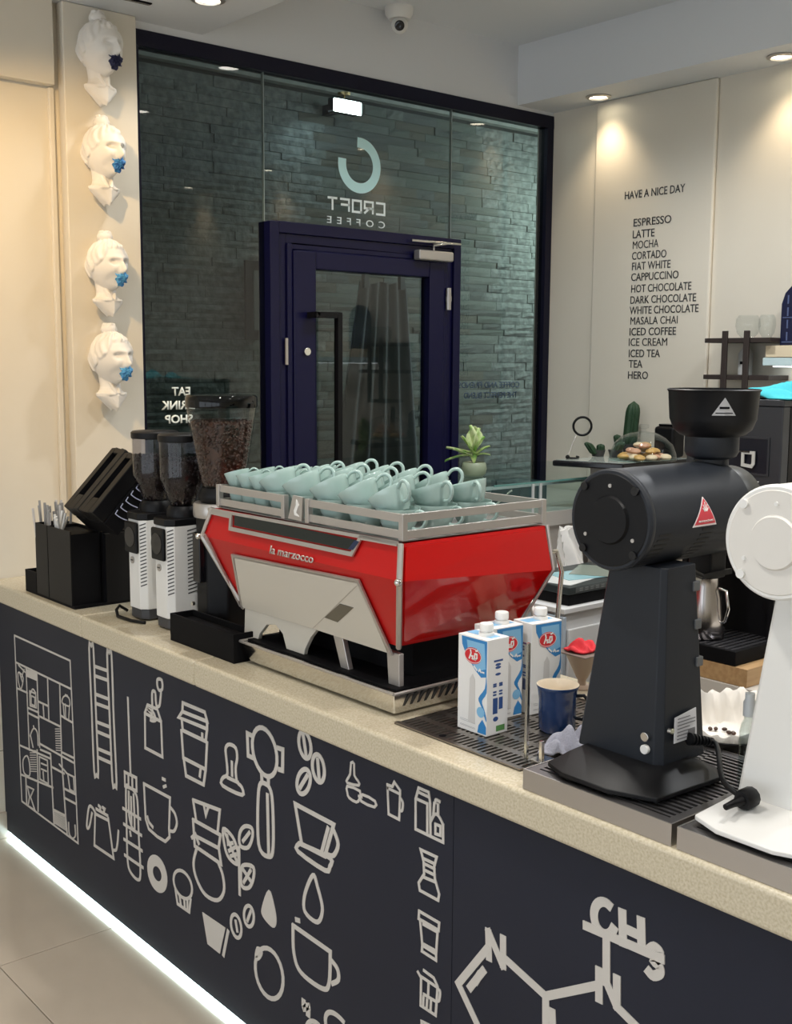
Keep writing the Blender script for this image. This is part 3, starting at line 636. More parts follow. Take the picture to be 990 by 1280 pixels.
# steel edge trims around the front and side faces
def bar(a, b, w=0.010): return [Vector(a), Vector(b)]
for y in ('y0', 'y1'):
    MB().tube([Lc(RBm['x0'], RBm[y], zB), Lc(RK['x0']-.001, RK[y], zK), Lc(RT['x0'], RT[y], zT)], 0.0065, 6).build('edge_trim', satin, em)
    MB().tube([Lc(RBm['x1'], RBm[y], zB), Lc(RK['x1'], RK[y], ZKR), Lc(RT['x1'], RT[y], zT)], 0.004, 6).build('edge_trim', satin, em)
nU = Vector((-(zT-zK), 0, (RK['x0']-RT['x0'])*-1)); p0U = Vector((RK['x0'], 0, zK))
nU = Vector((zT-zK, 0, -(RT['x0']-RK['x0']))).normalized()*-1        # outward normal of the upper front facet
nL = Vector((-(zK-zB), 0, -(RBm['x0']-RK['x0']))).normalized()
def fpoly(px, upper, lift=0.0):
    n = nU if upper else nL; p0 = p0U+n*lift
    return [at_plane(x, y, p0, n)-MO for x, y in px]
def plate(name, px, upper, d, m, lift=0.0, parent=em, bevel=0.0):
    n = nU if upper else nL; a_ = fpoly(px, upper, lift)
    return MB().prism(a_, n*d, None).build(name, m, parent, bevel=bevel)
def strips(name, px, upper, w, m, closed=False, d=0.005):
    n = nU if upper else nL; a_ = fpoly(px, upper, 0.0); U_ = Vector((0, -1, 0)); V_ = n.cross(U_)
    if V_.z < 0: V_ = -V_
    O_ = a_[0]; mb = MB(); ribbon(mb, [((p-O_).dot(U_), (p-O_).dot(V_)) for p in a_], w, closed, d, O_, U_, V_, n)
    return mb.build(name, m, em)
strips('edge_trim', [(263, 640), (290, 646), (289, 661), (441, 693), (452, 672), (497, 680)], True, 0.010, satin)
strips('edge_trim', [(262, 636.5), (497, 679)], True, 0.008, satin)
plate('display_strip', [(294.5, 643), (450, 676), (441, 688), (293.5, 657)], True, 0.003, mat('dark_mirror_glass', (0.05, 0.06, 0.06), 0.05, 0.8), 0.001)
plate('display_button', [(444, 675.5), (449.5, 677), (441.5, 687.5), (435.5, 686.5)], True, 0.002, mat('deep_blue_plastic', (0.01, 0.02, 0.06), 0.3), 0.0042)
plate('back_panel', [(294, 695), (448.5, 727), (486, 815), (396, 786), (304.5, 758.5)], False, 0.004, panelwhite, 0.001)
strips('edge_trim', [(304, 759), (292, 694), (449, 726), (490, 817)], False, 0.009, satin)
strips('edge_trim', [(257, 668), (301, 756), (305, 758)], False, 0.007, satin)
strips('panel_seam', [(448, 731), (393, 784)], False, 0.0015, satin, d=0.0056)
plate('maker_plate', [(425, 754.5), (442, 759.6), (422.5, 777.6), (406, 771.5)], False, 0.0015, mat('bronze_plate', (0.16, 0.15, 0.12), 0.3, 0.5), 0.0052)
# maker's lettering on the upper edge of the red band
ta = at_plane(338, 692, p0U, nU)-MO; tb = at_plane(392, 704, p0U, nU)-MO
vU = Vector((RT['x0']-RK['x0'], 0, zT-zK)).normalized()
text('maker_lettering', 'la marzocco', abs(ta.y-tb.y), 0.020, satin, tuple(Vector(ta)+nU*0.0015), (0, -1, 0), vU, em, 0.01, False, 0.002)
# lower frame: steel legs, pedestal with arches, dark works behind
XL = 1.60
def vpoly(px, X): return [at(x, y, 0, X)-MO for x, y in px]
ped = [(306, 760), (396, 787), (388, 797), (381, 812), (377, 835), (359, 829), (358, 812), (353, 792), (344, 781), (333, 781), (324, 793), (320, 812), (305, 803)]
MB().prism(vpoly(ped, XL), (0.012, 0, 0)).build('pedestal', panelwhite, em, bevel=0.002)
for px in ([(416, 793), (428, 797), (438, 847), (428, 844)], [(483, 812), (499, 818), (499, 868), (486, 866)]):
    MB().prism(vpoly(px, XL), (0.014, 0, 0)).build('leg', satin, em, bevel=0.002)
for (x, y) in ((1.89, 1.895), (1.89, 2.45), (1.615, 2.49)):
    MB().box(*Lc(x, y, 1.025), *Lc(x+.02, y+.02, 1.127)).build('leg', satin, em, bevel=0.003)
MB().box(*Lc(1.68, 1.92, 1.03), *Lc(1.90, 2.46, 1.124)).build('boiler_casing', blkm, em)
for y in (2.05, 2.32):
    g_ = MB().cyl(Lc(1.93, y, 1.10), 0.034, 0.06, 24).cyl(Lc(1.93, y, 1.085), 0.038, 0.02, 24)
    g_ = g_.build('group_head', chrome, em, smooth=40)
    pf = MB().cyl(Lc(1.93, y, 1.058), 0.035, 0.026, 24).build('portafilter', chrome, em, smooth=40)
    MB().tube([Lc(1.965, y, 1.068), Lc(2.03, y, 1.06), Lc(2.09, y, 1.05)], [0.010, 0.013, 0.015], 10).build('handle', blk, pf, smooth=60)
st = MB().tube([Lc(1.99, 1.83, 1.30), Lc(2.045, 1.815, 1.30), Lc(2.06, 1.81, 1.25), Lc(2.05, 1.82, 1.02)], 0.006, 10).build('steam_wand', chrome, em, smooth=60)
# drip tray base
tA = dict(x0=1.558, x1=2.03, y0=1.842, y1=2.462); tB_ = dict(x0=1.576, x1=1.99, y0=1.862, y1=2.440)
MB().loft([ring(tB_, 0.976), ring(tA, 1.028)]).build('drip_tray', chrome, em, bevel=0.003)
rim = MB()
for (p, q) in ((('x0', 'y0'), ('x1', 'y0')), (('x0', 'y0'), ('x0', 'y1')), (('x0', 'y1'), ('x1', 'y1')), (('x1', 'y0'), ('x1', 'y1'))):
    rim.tube([Lc(tA[p[0]], tA[p[1]], 1.029), Lc(tA[q[0]], tA[q[1]], 1.029)], 0.004, 6)
rim.build('tray_rim', satin, em)
MB().box(*Lc(1.58, 1.86, 1.0285), *Lc(1.99, 2.47, 1.032)).build('tray_floor', blkm, em)
gr = MB()
for i in range(18):
    x = 1.60+i*0.021; gr.prism([Lc(x, 1.8425, 1.022), Lc(x+.008, 1.8425, 1.022), Lc(x+.002, 1.858, 0.992), Lc(x-.006, 1.858, 0.992)], (0, -.002, 0))
gr.build('side_vent_slats', mat('dark_slot', (0.03, 0.03, 0.03), 0.5), em)
for (x, y) in ((1.63, 1.90), (1.63, 2.42), (1.94, 1.90), (1.94, 2.42)):
    MB().cyl(Lc(x, y, 0.9702), 0.022, 0.008, 18).build('foot', blk, em, smooth=40)
for (x, y, z) in ((1.508, 1.772, 1.295), (1.508, 2.578, 1.295)):
    MB().ball(Lc(x, y, z), 0.0085, 12, 8).build('corner_screw', chrome, em, smooth=180)
# cup rail
rz0, rz1 = 1.379, 1.432
ra = dict(x0=1.545, x1=1.975, y0=1.800, y1=2.530)
rl = MB()
def flat(a, b, z0, z1, t=0.006):
    """upright flat bar between two plan points"""
    a = Vector((*a, 0)); b = Vector((*b, 0)); d = (b-a).normalized(); n = Vector((-d.y, d.x, 0))*t/2
    vs = [a+n, b+n, b-n, a-n]; return [Lc(v.x, v.y, z0) for v in vs], [Lc(v.x, v.y, z1) for v in vs]
def addbar(a, b, z0, z1): rl.loft(list(flat(a, b, z0, z1)))
YG0, YG1 = at(356, 640, 0, 1.545).y, at(386, 640, 0, 1.545).y
for (a, b) in (((ra['x0'], ra['y0']), (ra['x0'], YG1)), ((ra['x0'], YG0), (ra['x0'], ra['y1'])), ((ra['x0'], ra['y0']), (ra['x1'], ra['y0'])), ((ra['x0'], ra['y1']), (ra['x1'], ra['y1'])), ((ra['x1'], ra['y0']), (ra['x1'], ra['y1']))):
    addbar(a, b, rz0, rz0+.018); addbar(a, b, rz1-.018, rz1)
for (x, y) in ((ra['x0'], ra['y0']), (ra['x0'], ra['y1']), (ra['x1'], ra['y0']), (ra['x1'], ra['y1']), (ra['x0'], YG0), (ra['x0'], YG1)):
    rl.box(*Lc(x-.007, y-.007, rz0-.003), *Lc(x+.007, y+.007, rz1+.001))
rl.build('cup_rail', satin, em, bevel=0.001)
q = [(368, 619), (376, 621), (371, 653), (357, 650), (358, 640)]
pl = MB().prism(vpoly([(366, 619), (378, 622), (377, 652), (360, 648)], 1.540), (0.006, 0, 0)).build('rail_emblem', satin, em)
MB().prism(vpoly([(370, 624), (373, 632), (370, 641), (373.5, 646), (368, 644), (367, 638), (369.5, 632)], 1.538), (0.002, 0, 0)).build('emblem_mark', whitep, pl)
MB().box(*Lc(1.54, 1.80, 1.3735), *Lc(1.98, 2.535, 1.3755)).build('top_tray', mat('perforated_steel', (0.35, 0.34, 0.33), 0.4, 0.8), em)

# ------------------------------------------------------------------ cups
def cup(r, h, label):
    t = thing('cappuccino_cup', label, 'cup')
    prof = [(0.0005, 0.002), (r*0.44, 0.002), (r*0.48, 0.0), (r*0.54, 0.0), (r*0.56, 0.004), (r*0.66, h*0.14), (r*0.80, h*0.42), (r*0.915, h*0.76), (r*0.99, h*0.985), (r*0.985, h), (r*0.955, h*0.995), (r*0.91, h*0.80), (r*0.81, h*0.48), (r*0.63, h*0.17), (r*0.3, h*0.10), (0.0005, h*0.10)]
    MB().lathe(prof, 28).build('bowl', celadon, t, smooth=60)
    a = [(0, -r*0.93, h*0.84), (0, -r*1.22, h*0.95), (0, -r*1.50, h*0.88), (0, -r*1.60, h*0.66), (0, -r*1.48, h*0.42), (0, -r*1.18, h*0.24), (0, -r*0.82, h*0.26)]
    P = [(0, y, z) for y, z in sm([(p[1], p[2]) for p in a], False, 3)]
    MB().tube(P, r*0.085, 8).build('handle', celadon, t, smooth=80)
    return t
protoL = cup(0.0495, 0.057, None); protoS = cup(0.034, 0.050, None); used = set()
def place(proto, x, y, z, rx, rz, label, group, sc=1.0):
    o_ = proto if proto.name not in used else copy_tree(proto)
    used.add(proto.name)
    o_.location = (x, y, z); n_ = Vector((rx[0], rx[1], 1)).normalized() if rx else Vector((0, 0, 1))
    o_.rotation_euler = (Vector((0, 0, 1)).rotation_difference(n_).to_matrix().to_4x4() @ Matrix.Rotation(rz, 4, 'Z')).to_euler(); o_['label'] = label; o_['group'] = group
    return o_
rc = random.Random(11)
COLS = ['at the right corner of the rail', 'second from the right corner', 'third from the right corner', 'fourth from the right corner', 'just right of the emblem']
ROWS = ['front row', 'middle row', 'back row']
ys = [1.886, 1.996, 2.106, 2.216, 2.318]; xs_ = [1.606, 1.716, 1.826]
LOWZ = 1.3758
for i, y in enumerate(ys):
    for j, x in enumerate(xs_):
        if True:
            place(protoL, x, y, LOWZ, None, R((8 if i == 0 else 45)+rc.uniform(-5, 5)), 'upright green cup in the lower layer, %s, %s' % (ROWS[j], COLS[i]), 'large pale green cups on the espresso machine')
        tl = (-.20+rc.uniform(-.03, .03), .52+rc.uniform(-.05, .05))
        if i == 0 and j: tl = (-.12, .34-.06*j)
        place(protoL, x, y, LOWZ+0.043, tl, R((-6 if i == 0 and j < 2 else -22 if i == 0 else 42+rc.uniform(-6, 6))), 'tilted green cup in the top layer, %s, %s' % (ROWS[j], COLS[i]), 'large pale green cups on the espresso machine')
ys2 = [2.388, 2.446, 2.502]; xs2 = [1.592, 1.672, 1.752, 1.832]
COL2 = ['just left of the emblem', 'second from the left end', 'at the left end of the rail']
for i, y in enumerate(ys2):
    for j, x in enumerate(xs2):
        if j == 3 and i == 2: continue
        if j == 0: place(protoS, x, y, LOWZ, None, R(60), 'small upright pale green cup in the lower layer, %s' % COL2[i], 'small pale green cups on the espresso machine')
        place(protoS, x, y, LOWZ+0.042, (-.10, .24+rc.uniform(-.04, .04)), R(60+rc.uniform(-5, 5)), 'small tilted pale green cup, %s row, %s' % (('front', 'second', 'third', 'back')[j], COL2[i]), 'small pale green cups on the espresso machine')

# ------------------------------------------------------------------ on-counter grinders (left)
def bean_fill(rad, z0, z1, n, seed, m, parent, name='coffee_beans'):
    """solid heap plus individual beans on its skin; rad(z) = inner radius"""
    r = random.Random(seed); mb = MB(); base = MB()
    pr = [(0.0005, z0)]+[(rad(z0+(z1-z0)*k/10)*0.93, z0+(z1-z0)*k/10) for k in range(11)]+[(0.0005, z1-0.001)]
    mb.lathe(pr, 32)
    for i in range(n):
        a = r.uniform(0, 2*PI)
        if r.random() < 0.82: z = r.uniform(z0, z1); rr = rad(z)*0.945
        else: z = z1; rr = rad(z1)*math.sqrt(r.random())*0.93
        e = (r.uniform(0, PI), r.uniform(0, PI), r.uniform(0, PI))
        M_ = loc_rot((rr*math.cos(a), rr*math.sin(a), z), e)
        mb.ball((0, 0, 0), (0.0060, 0.0042, 0.0034), 6, 4, M_)
    o_ = mb.build(name, m, parent, smooth=180); o_['kind'] = 'stuff'; return o_
def small_grinder(y, label):
    g = thing('white_grinder', label, 'coffee grinder', (1.585, y, ZT_+.0006), 0)
    W, D, h = 0.100, 0.17, 0.318      # width along Y, depth along X
    b = 0.018
    oc = [(0, -W/2+b), (0, W/2-b), (b, W/2), (D, W/2), (D, -W/2), (b, -W/2)]
    MB().prism([(x, yy, 0.035) for x, yy in oc], (0, 0, h-.035-.012)).build('housing', ekwhite, g, bevel=0.003)
    MB().prism([(x+.004, yy*0.97, 0.004) for x, yy in oc], (0, 0, .031)).build('base_skirt', mat('dark_grey_plastic', (0.05, 0.05, 0.055), 0.5), g, bevel=0.003)
    MB().prism([(x-.004 if x == 0 else x+.002, yy*1.02, h-.012) for x, yy in oc], (0, 0, .022)).build('top_plate', blk, g, bevel=0.004)
    k_ = MB().box(-0.012, -W/2+.014, 0.205, 0, W/2-.012, 0.300).build('motor_cover', blk, g, bevel=0.006)
    MB().cyl((-0.014, 0.001, 0.254), 0.031, 0.006, 24, axis='x').build('cover_disc', blkg, k_, bevel=0.001)
    bd = MB().cyl((-0.003, 0.008, 0.182), 0.011, 0.003, 20, M=Matrix.Diagonal((1, 1.0, 1, 1)), axis='x').build('badge', satin, g, smooth=40)
    MB().box(-0.0042, 0.001, 0.1805, -0.0028, 0.015, 0.1835).build('badge_bar', mat('dark_slot', (0.03, 0.03, 0.03), 0.5), bd)
    v = MB()
    for i in range(18):
        z = 0.105+i*0.0108
        v.prism([(0.060, -W/2, z), (0.112, -W/2, z+.010), (0.112, -W/2, z+.0135), (0.060, -W/2, z+.0035)], (0, -.0006, 0))
        v.add([(b*0.15, -W/2+b*0.85, z), (b*0.9, -W/2+b*0.1, z+.007), (b*0.9, -W/2+b*0.1, z+.0105), (b*0.15, -W/2+b*0.85, z+.0035)], [(0, 1, 2, 3)], Matrix.Translation((-.0005, -.0005, 0)))
    v.build('vent_slots', mat('dark_slot', (0.03, 0.03, 0.03), 0.5), g)
    # hopper
    HX = 0.078
    hp = lambda z: 0.036+(0.068-0.036)*min(1, max(0, (z-0.362)/0.075))**0.8
    z0 = 0.358
    MB().lathe([(0.0005, 0), (0.050, 0), (0.050, 0.020), (0.042, 0.032), (0.0005, 0.032)], 28, (HX, 0, h+.010)).build('hopper_collar', blk, g, smooth=40)
    pr = [(hp(z0+k*0.0134), z0+k*0.0134) for k in range(15)]
    MB().lathe(pr+[(p[0]-.0025, p[1]) for p in pr[::-1]], 36, (HX, 0, 0)).build('hopper', smoke, g, smooth=60)
    MB().lathe([(0.0005, 0), (0.070, 0), (0.071, 0.006), (0.071, 0.018), (0.066, 0.022), (0.0005, 0.022)], 36, (HX, 0, 0.547)).build('hopper_lid', blk, g, smooth=40)
    bf = bean_fill(lambda z: hp(z)-.004, z0+.004, 0.495, 420, int(y*100), beanm2, g); bf.location = (HX, 0, 0)
    return g
small_grinder(3.090, 'white coffee grinder standing farther left, beside the black cup lid holder')
small_grinder(2.925, 'white coffee grinder in front, next to the black box and tall dark grinder')
# cable behind the left one
cb = MB().tube([tuple(p) for p in ((1.60, 3.17, ZT_+.012), (1.575, 3.175, ZT_+.03), (1.56, 3.165, ZT_+.02), (1.552, 3.14, ZT_+.006), (1.556, 3.06, ZT_+.006), (1.575, 3.01, ZT_+.006))], 0.005, 8).build('power_cable', blk, smooth=80)
tag(cb, 'thin black power cable curling at the foot of the left white grinder', 'cable')

# tall black grinder with the big hopper
g = thing('black_grinder', 'tall black coffee grinder with a big clear hopper full of beans', 'coffee grinder', (1.70, 2.768, ZT_+.0006))
MB().lathe([(0.0005, 0), (0.078, 0), (0.078, 0.342), (0.0005, 0.342)], 8, a0=R(22.5), a1=R(382.5)).build('housing', blk, g, bevel=0.008)
MB().lathe([(0.0005, 0.342), (0.082, 0.342), (0.084, 0.348), (0.084, 0.376), (0.080, 0.382), (0.0005, 0.382)], 40).build('steel_collar', satin, g, smooth=40)
MB().lathe([(0.0005, 0.382), (0.060, 0.382), (0.068, 0.392), (0.068, 0.408), (0.058, 0.425), (0.0005, 0.425)], 36).build('hopper_seat', blk, g, smooth=40)
hr = lambda z: 0.054+(0.098-0.054)*min(1, max(0, (z-0.425)/0.225))**0.75
pr = [(hr(0.425+k*0.0150), 0.425+k*0.0150) for k in range(16)]
MB().lathe(pr+[(p[0]-.003, p[1]) for p in pr[::-1]], 44).build('hopper', clear, g, smooth=60)
MB().lathe([(0.0005, 0.650), (0.100, 0.650), (0.101, 0.654), (0.101, 0.678), (0.096, 0.684), (0.0005, 0.684)], 44).build('hopper_lid', glass('smoked_lid', (0.12, 0.12, 0.13), 1.5), g, smooth=40)
bean_fill(lambda z: hr(z)-.004, 0.43, 0.610, 1300, 5, beanm, g)
MB().box(-0.090, -0.02, 0.16, -0.070, 0.02, 0.30).build('control_panel', blkg, g, bevel=0.004)
MB().cyl((-0.080, 0.045, 0.09), 0.006, 0.008, 12, axis='x').build('indicator', chrome, g)

t = thing('knock_box', 'matte black open box in front of the tall black grinder', 'box', (1.54, 2.464, ZT_+.0006))
MB().box(0, 0, 0, 0.075, 0.331, 0.006).box(0, 0, 0.006, 0.006, 0.331, 0.077).box(0.069, 0, 0.006, 0.075, 0.331, 0.077).box(0.006, 0, 0.006, 0.069, 0.006, 0.077).box(0.006, 0.325, 0.006, 0.069, 0.331, 0.077).build('box_body', blkm, t)
MB().box(0.006, 0.006, 0.055, 0.069, 0.325, 0.060).build('inner_floor', blkm, t)

# ------------------------------------------------------------------ organiser with stirrers, lids
g = thing('bar_organiser', 'black acrylic organiser holding stirrers at the left end of the bar', 'organiser', (1.50, 3.33, ZT_+.0006))
ob = MB().box(0, 0, 0, 0.27, 0.385, 0.008).box(0, 0.295, 0.008, 0.006, 0.385, 0.075).box(0.006, 0.379, 0.008, 0.26, 0.385, 0.075)
ob.build('base_tray', blkm, g)
tb = MB().box(0, 0.195, 0.008, 0.004, 0.29, 0.245).box(0, 0.02, 0.008, 0.004, 0.19, 0.245).box(0.004, 0.286, 0.008, 0.10, 0.29, 0.245).box(0.004, 0.19, 0.008, 0.10, 0.195, 0.245).box(0.10, 0.02, 0.008, 0.104, 0.29, 0.245)
tb.build('stirrer_holder', blk, g)
MB().box(0.004, 0.02, 0.008, 0.235, 0.19, 0.235).build('rear_box', blkm, g)
MB().box(0.11, 0.0, 0.008, 0.25, 0.02, 0.23).build('side_box', blk, g)
mb_w = mat('stirrer_wrapper', (0.30, 0.29, 0.28), 0.5); mb_w2 = mat('stirrer_wrapper_light', (0.62, 0.58, 0.54), 0.5); rs2 = random.Random(2)
for i in range(34):
    x = rs2.uniform(0.012, 0.09); y = rs2.uniform(0.20, 0.28) if i < 25 else rs2.uniform(0.12, 0.16)
    if i >= 25: x = rs2.uniform(0.012, 0.03)
    dy = rs2.uniform(-0.02, 0.055) + (y-0.24)*0.6; dx = rs2.uniform(-0.02, 0.02)
    z0, z1 = (0.03, rs2.uniform(0.28, 0.315)) if i < 25 else (0.236, rs2.uniform(0.27, 0.30))
    if i >= 25: dy *= 0.15
    o_ = MB().tube([(x, y, z0), (x+dx, y+dy, z1)], 0.0042, 6).build('stirrer', (mb_w, mb_w, mb_w2)[i % 3] if i < 25 else whitep, None)
    o_.location = (1.50, 3.33, ZT_+.0006)
    o_.data.transform(Matrix.Translation((0, 0, 0)))
    tag(o_, 'thin wrapped stirrer sticking up from the black bar organiser' if i < 25 else 'short white stick standing beside the wrapped stirrers', 'stirrer', 'stirrers in the organiser' if i < 25 else 'white sticks by the stirrers')
# slanted lid dispenser
DX, DY, DZ = 1.512, 3.21, 1.290
g = thing('lid_dispenser', 'black slanted dispenser with two slotted channels on top of the bar organiser', 'dispenser', (DX, DY, DZ))
M_ = Matrix.Rotation(-R(46), 4, 'Y')          # local x runs up the slope, z is the slope's outward normal
for k in range(2):
    y0 = 0.105*k+0.002; m = MB(); y1 = y0+0.100; s1 = 0.235+0.012*k
    m.box(0, y0, -0.05, s1, y0+0.030, 0, M_).box(0, y1-0.030, -0.05, s1, y1, 0, M_).box(0, y0+.03, -0.05, 0.055, y1-.03, 0, M_).box(s1-.02, y0+.03, -0.05, s1, y1-.03, 0, M_).box(0.055, y0+.03, -0.05, s1-.02, y1-.03, -0.04, M_)
    m.build('lid_channel', blk, g, bevel=0.003)
MB().box(0, 0.0, -0.115, 0.225, 0.205, -0.0505, M_).build('lid_magazine', blkm, g, bevel=0.004)
for k in range(7):
    m = MB(); s0 = 0.045+0.026*k
    P = [M_ @ Vector((s0+0.010*f*f, -0.0015, -0.060-0.045*f)) for f in (0, .25, .5, .75, 1)]
    m.tube(P, 0.0016, 6).tube([M_ @ Vector((s0, -0.0015, -0.060)), M_ @ Vector((s0+.014, -0.0015, -0.058))], 0.0016, 6)
    o_ = m.build('cup_lid', mat('pale_blue_rim', (0.60, 0.62, 0.80), 0.4)); o_.location = (DX, DY, DZ)
    tag(o_, 'pale rim of a cup lid showing in the side of the slanted black dispenser', 'lid', 'lids stacked in the slanted dispenser')
# ------------------------------------------------------------------ trays under the shop grinders
def bar_tray(y0, y1, label, x1=1.86):
    g = thing('steel_tray', label, 'tray', (1.485, (y0+y1)/2, ZT_+.0006)); w = (y1-y0)/2; L = x1-1.485; zt = 0.038
    MB().box(0, -w, 0, 0.003, w, zt).box(L-.003, -w, 0, L, w, zt).box(.003, -w, 0, L-.003, -w+.003, zt).box(.003, w-.003, 0, L-.003, w, zt).box(.003, -w+.003, 0, L-.003, w-.003, .003).build('tray_body', brushed, g)
    m = MB(); m.box(.0035, -w+.0035, zt-.004, .022, w-.0035, zt-.0005).box(L-.022, -w+.0035, zt-.004, L-.0035, w-.0035, zt-.0005).box(.022, -w+.0035, zt-.004, L-.022, -w+.02, zt-.0005).box(.022, w-.02, zt-.004, L-.022, w-.0035, zt-.0005)
    n = 22
    for i in range(n):
        x = .022+(L-.044)*(i+.55)/n; m.box(x-.0035, -w+.02, zt-.004, x+.0035, w-.02, zt-.0005)
    m.box(.022, -.01, zt-.004, L-.022, .01, zt-.0005)
    m.build('slotted_grille', mat('grille_steel', (0.20, 0.19, 0.19), 0.35, 0.9), g)
    MB().box(.02, -w+.018, .010, L-.02, w-.018, .012).build('drain_pan', blkm, g)
    return g
TZ = ZT_+.0006+.038
bar_tray(1.056, 1.386, 'brushed steel slotted tray under the black shop grinder')
bar_tray(0.716, 1.045, 'brushed steel slotted tray under the white shop grinder at the right edge')
# flat slotted drip tray in front of the milk
g = thing('drip_tray', 'flat dark slotted drip tray under the milk cartons and mug', 'tray', (1.545, 1.625, ZT_+.0006))
MB().box(0, -.175, 0, .45, .20, .002).build('tray_body', mat('dark_steel', (0.10, 0.095, 0.09), 0.35, 0.8), g)
m = MB()
for j in range(7):
    x0 = .012+j*.062
    m.box(x0+.044, -.17, .002, x0+.062, .195, .0045)
    for i in range(26):
        y = -.165+i*.0138; m.box(x0, y, .002, x0+.044, y+.006, .0045)
m.box(0, -.175, .002, .012, .20, .0045).box(.44, -.175, .002, .45, .20, .0045)
m.build('slotted_grille', mat('grille_bronze', (0.30, 0.27, 0.24), 0.3, 0.9), g)
MB().cyl((.018, .065, .0046), .008, .0006, 16).build('finger_hole', blkm, g)
DZT = ZT_+.0006+.0047

# ------------------------------------------------------------------ milk cartons
mw = mat('carton_white', (0.80, 0.79, 0.77), 0.35); mb1 = mat('carton_blue', (0.03, 0.22, 0.52), 0.35); mb2 = mat('carton_light_blue', (0.22, 0.48, 0.72), 0.35); mr = mat('carton_red', (0.62, 0.02, 0.03), 0.35); mg_ = mat('carton_grey_glass', (0.62, 0.60, 0.58), 0.4); mdk = mat('carton_navy', (0.03, 0.08, 0.25), 0.4); mgr = mat('carton_green', (0.10, 0.28, 0.08), 0.4)
def carton(x, y, rz, z, label, red_first=True):
    """origin at front-left bottom corner of the logo face; logo face spans local +x, facing -y"""
    W, D, H = 0.088, 0.063, 0.206
    g = thing('milk_carton', label, 'carton', (x, y, z+.0004), rz, 'white, blue and red milk cartons')
    MB().box(0, 0, 0, W, D, H).build('box', mw, g, bevel=0.0015)
    def face(mb, poly, k, d): # k 0 logo face (-y), 1 right side (+x), 2 left side, 3 top
        f = {0: lambda u, v: (u*W, -d, v*H), 1: lambda u, v: (W+d, u*D, v*H), 2: lambda u, v: (-d, D-u*D, v*H), 3: lambda u, v: (u*W, v*D, H+d)}[k]
        nrm = {0: (0, -.0002, 0), 1: (.0002, 0, 0), 2: (-.0002, 0, 0), 3: (0, 0, .0002)}[k]
        mb.prism([f(u, v) for u, v in poly], nrm)
    def el(cx, cy, rx, ry, n=22): return [(cx+rx*math.cos(2*PI*i/n), cy+ry*math.sin(2*PI*i/n)) for i in range(n)]
    A = MB(); face(A, [(.12, .985), (.98, .985), (.98, .62), (.80, .60), (.60, .66), (.42, .74), (.25, .82), (.14, .90)], 0, .0002)
    face(A, sm([(.97, .64), (.93, .50), (.72, .38), (.82, .30), (.98, .16), (.99, .20), (.92, .28), (.84, .36), (.99, .46)], True, 3)[:-1], 0, .0002)
    face(A, [(.70, .02), (.99, .02), (.99, .10), (.86, .17), (.74, .10)], 0, .0002)
    A.build('blue_print', mb1, g)
    B = MB(); face(B, [(.30, .955), (.90, .955), (.95, .70), (.70, .66), (.50, .72), (.36, .80)], 0, .0005); face(B, el(.80, .24, .13, .055), 0, .0005)
    B.build('light_blue_print', mb2, g); B = MB(); face(B, [(.04, .30), (.9, .30), (.9, .75), (.04, .75)], 3, .0002); B.build('top_print', mb2, g)
    G = MB(); face(G, [(.38, .10), (.62, .10), (.60, .56), (.52, .62), (.42, .56)], 0, .0003); G.build('glass_print', mg_, g)
    Rr = MB(); face(Rr, el(.52, .805, .29, .085), 0, .0009); Rr.build('logo_oval', mr, g)
    Wt = MB(); O_ = (0, -.0012, 0)
    for st in ([(.40, .77), (.46, .83), (.44, .86)], [(.50, .77), (.52, .80), (.47, .80)], [(.60, .77), (.66, .79), (.66, .83), (.59, .83), (.58, .79), (.60, .77), (.54, .775)], [(.62, .86), (.68, .87)]):
        ribbon(Wt, [(u*W, v*H) for u, v in st], .0036, False, .0003, O_, (1, 0, 0), (0, 0, 1), (0, -1, 0))
    for st in ([(.56, .70), (.66, .665)], [(.72, .66), (.76, .68), (.80, .655)], [(.84, .66), (.90, .66)]):
        ribbon(Wt, [(u*W, v*H) for u, v in st], .0035, False, .0003, (0, -.0008, 0), (1, 0, 0), (0, 0, 1), (0, -1, 0))
    ribbon(Wt, [(.50*W+.27*W*math.cos(a*PI/12), .805*H+.073*H*math.sin(a*PI/12)) for a in range(24)], .0012, True, .0002, O_, (1.04, 0, 0), (0, 0, 1), (0, -1, 0))
    Wt.build('logo_script', whitep, g)
    D_ = MB()
    for (k) in (1, 2):
        for v in (.72, .69, .62): face(D_, el(.5, v+.01, .13, .014), k, .0002)
        face(D_, [(.3, .76), (.72, .76), (.72, .78), (.3, .78)], k, .0002)
        for v in (.52, .50, .44, .41): face(D_, [(.28, v), (.44, v), (.44, v+.018), (.28, v+.018)], k, .0002); face(D_, [(.56, v), (.72, v), (.72, v+.018), (.56, v+.018)], k, .0002)
        face(D_, [(.28, .22), (.50, .22), (.50, .385), (.28, .385)], k, .0002); face(D_, [(.56, .26), (.74, .26), (.74, .385), (.56, .385)], k, .0002)
        face(D_, el(.42, .165, .12, .025), k, .0002)
    D_.build('side_print', mdk, g)
    E_ = MB(); face(E_, [(.45, .03), (.85, .03), (.85, .09), (.45, .09)], 1, .0002); E_.build('green_print', mgr, g)
    L_ = MB()
    for v in (.115, .10, .055, .045): face(L_, [(.1, v), (.62, v-.004), (.62, v-.001), (.1, v+.003)], 0, .0002)
    L_.build('fine_print', mat('fine_print_grey', (0.35, 0.35, 0.36), 0.5), g)
    MB().lathe([(.0005, 0), (.0165, 0), (.0165, .006), (.0125, .007), (.0125, .010), (.0150, .011), (.0150, .024), (.0135, .026), (.0005, .026)], 20, (.052, D/2, H)).build('cap', whitep, g, smooth=40)
    return g
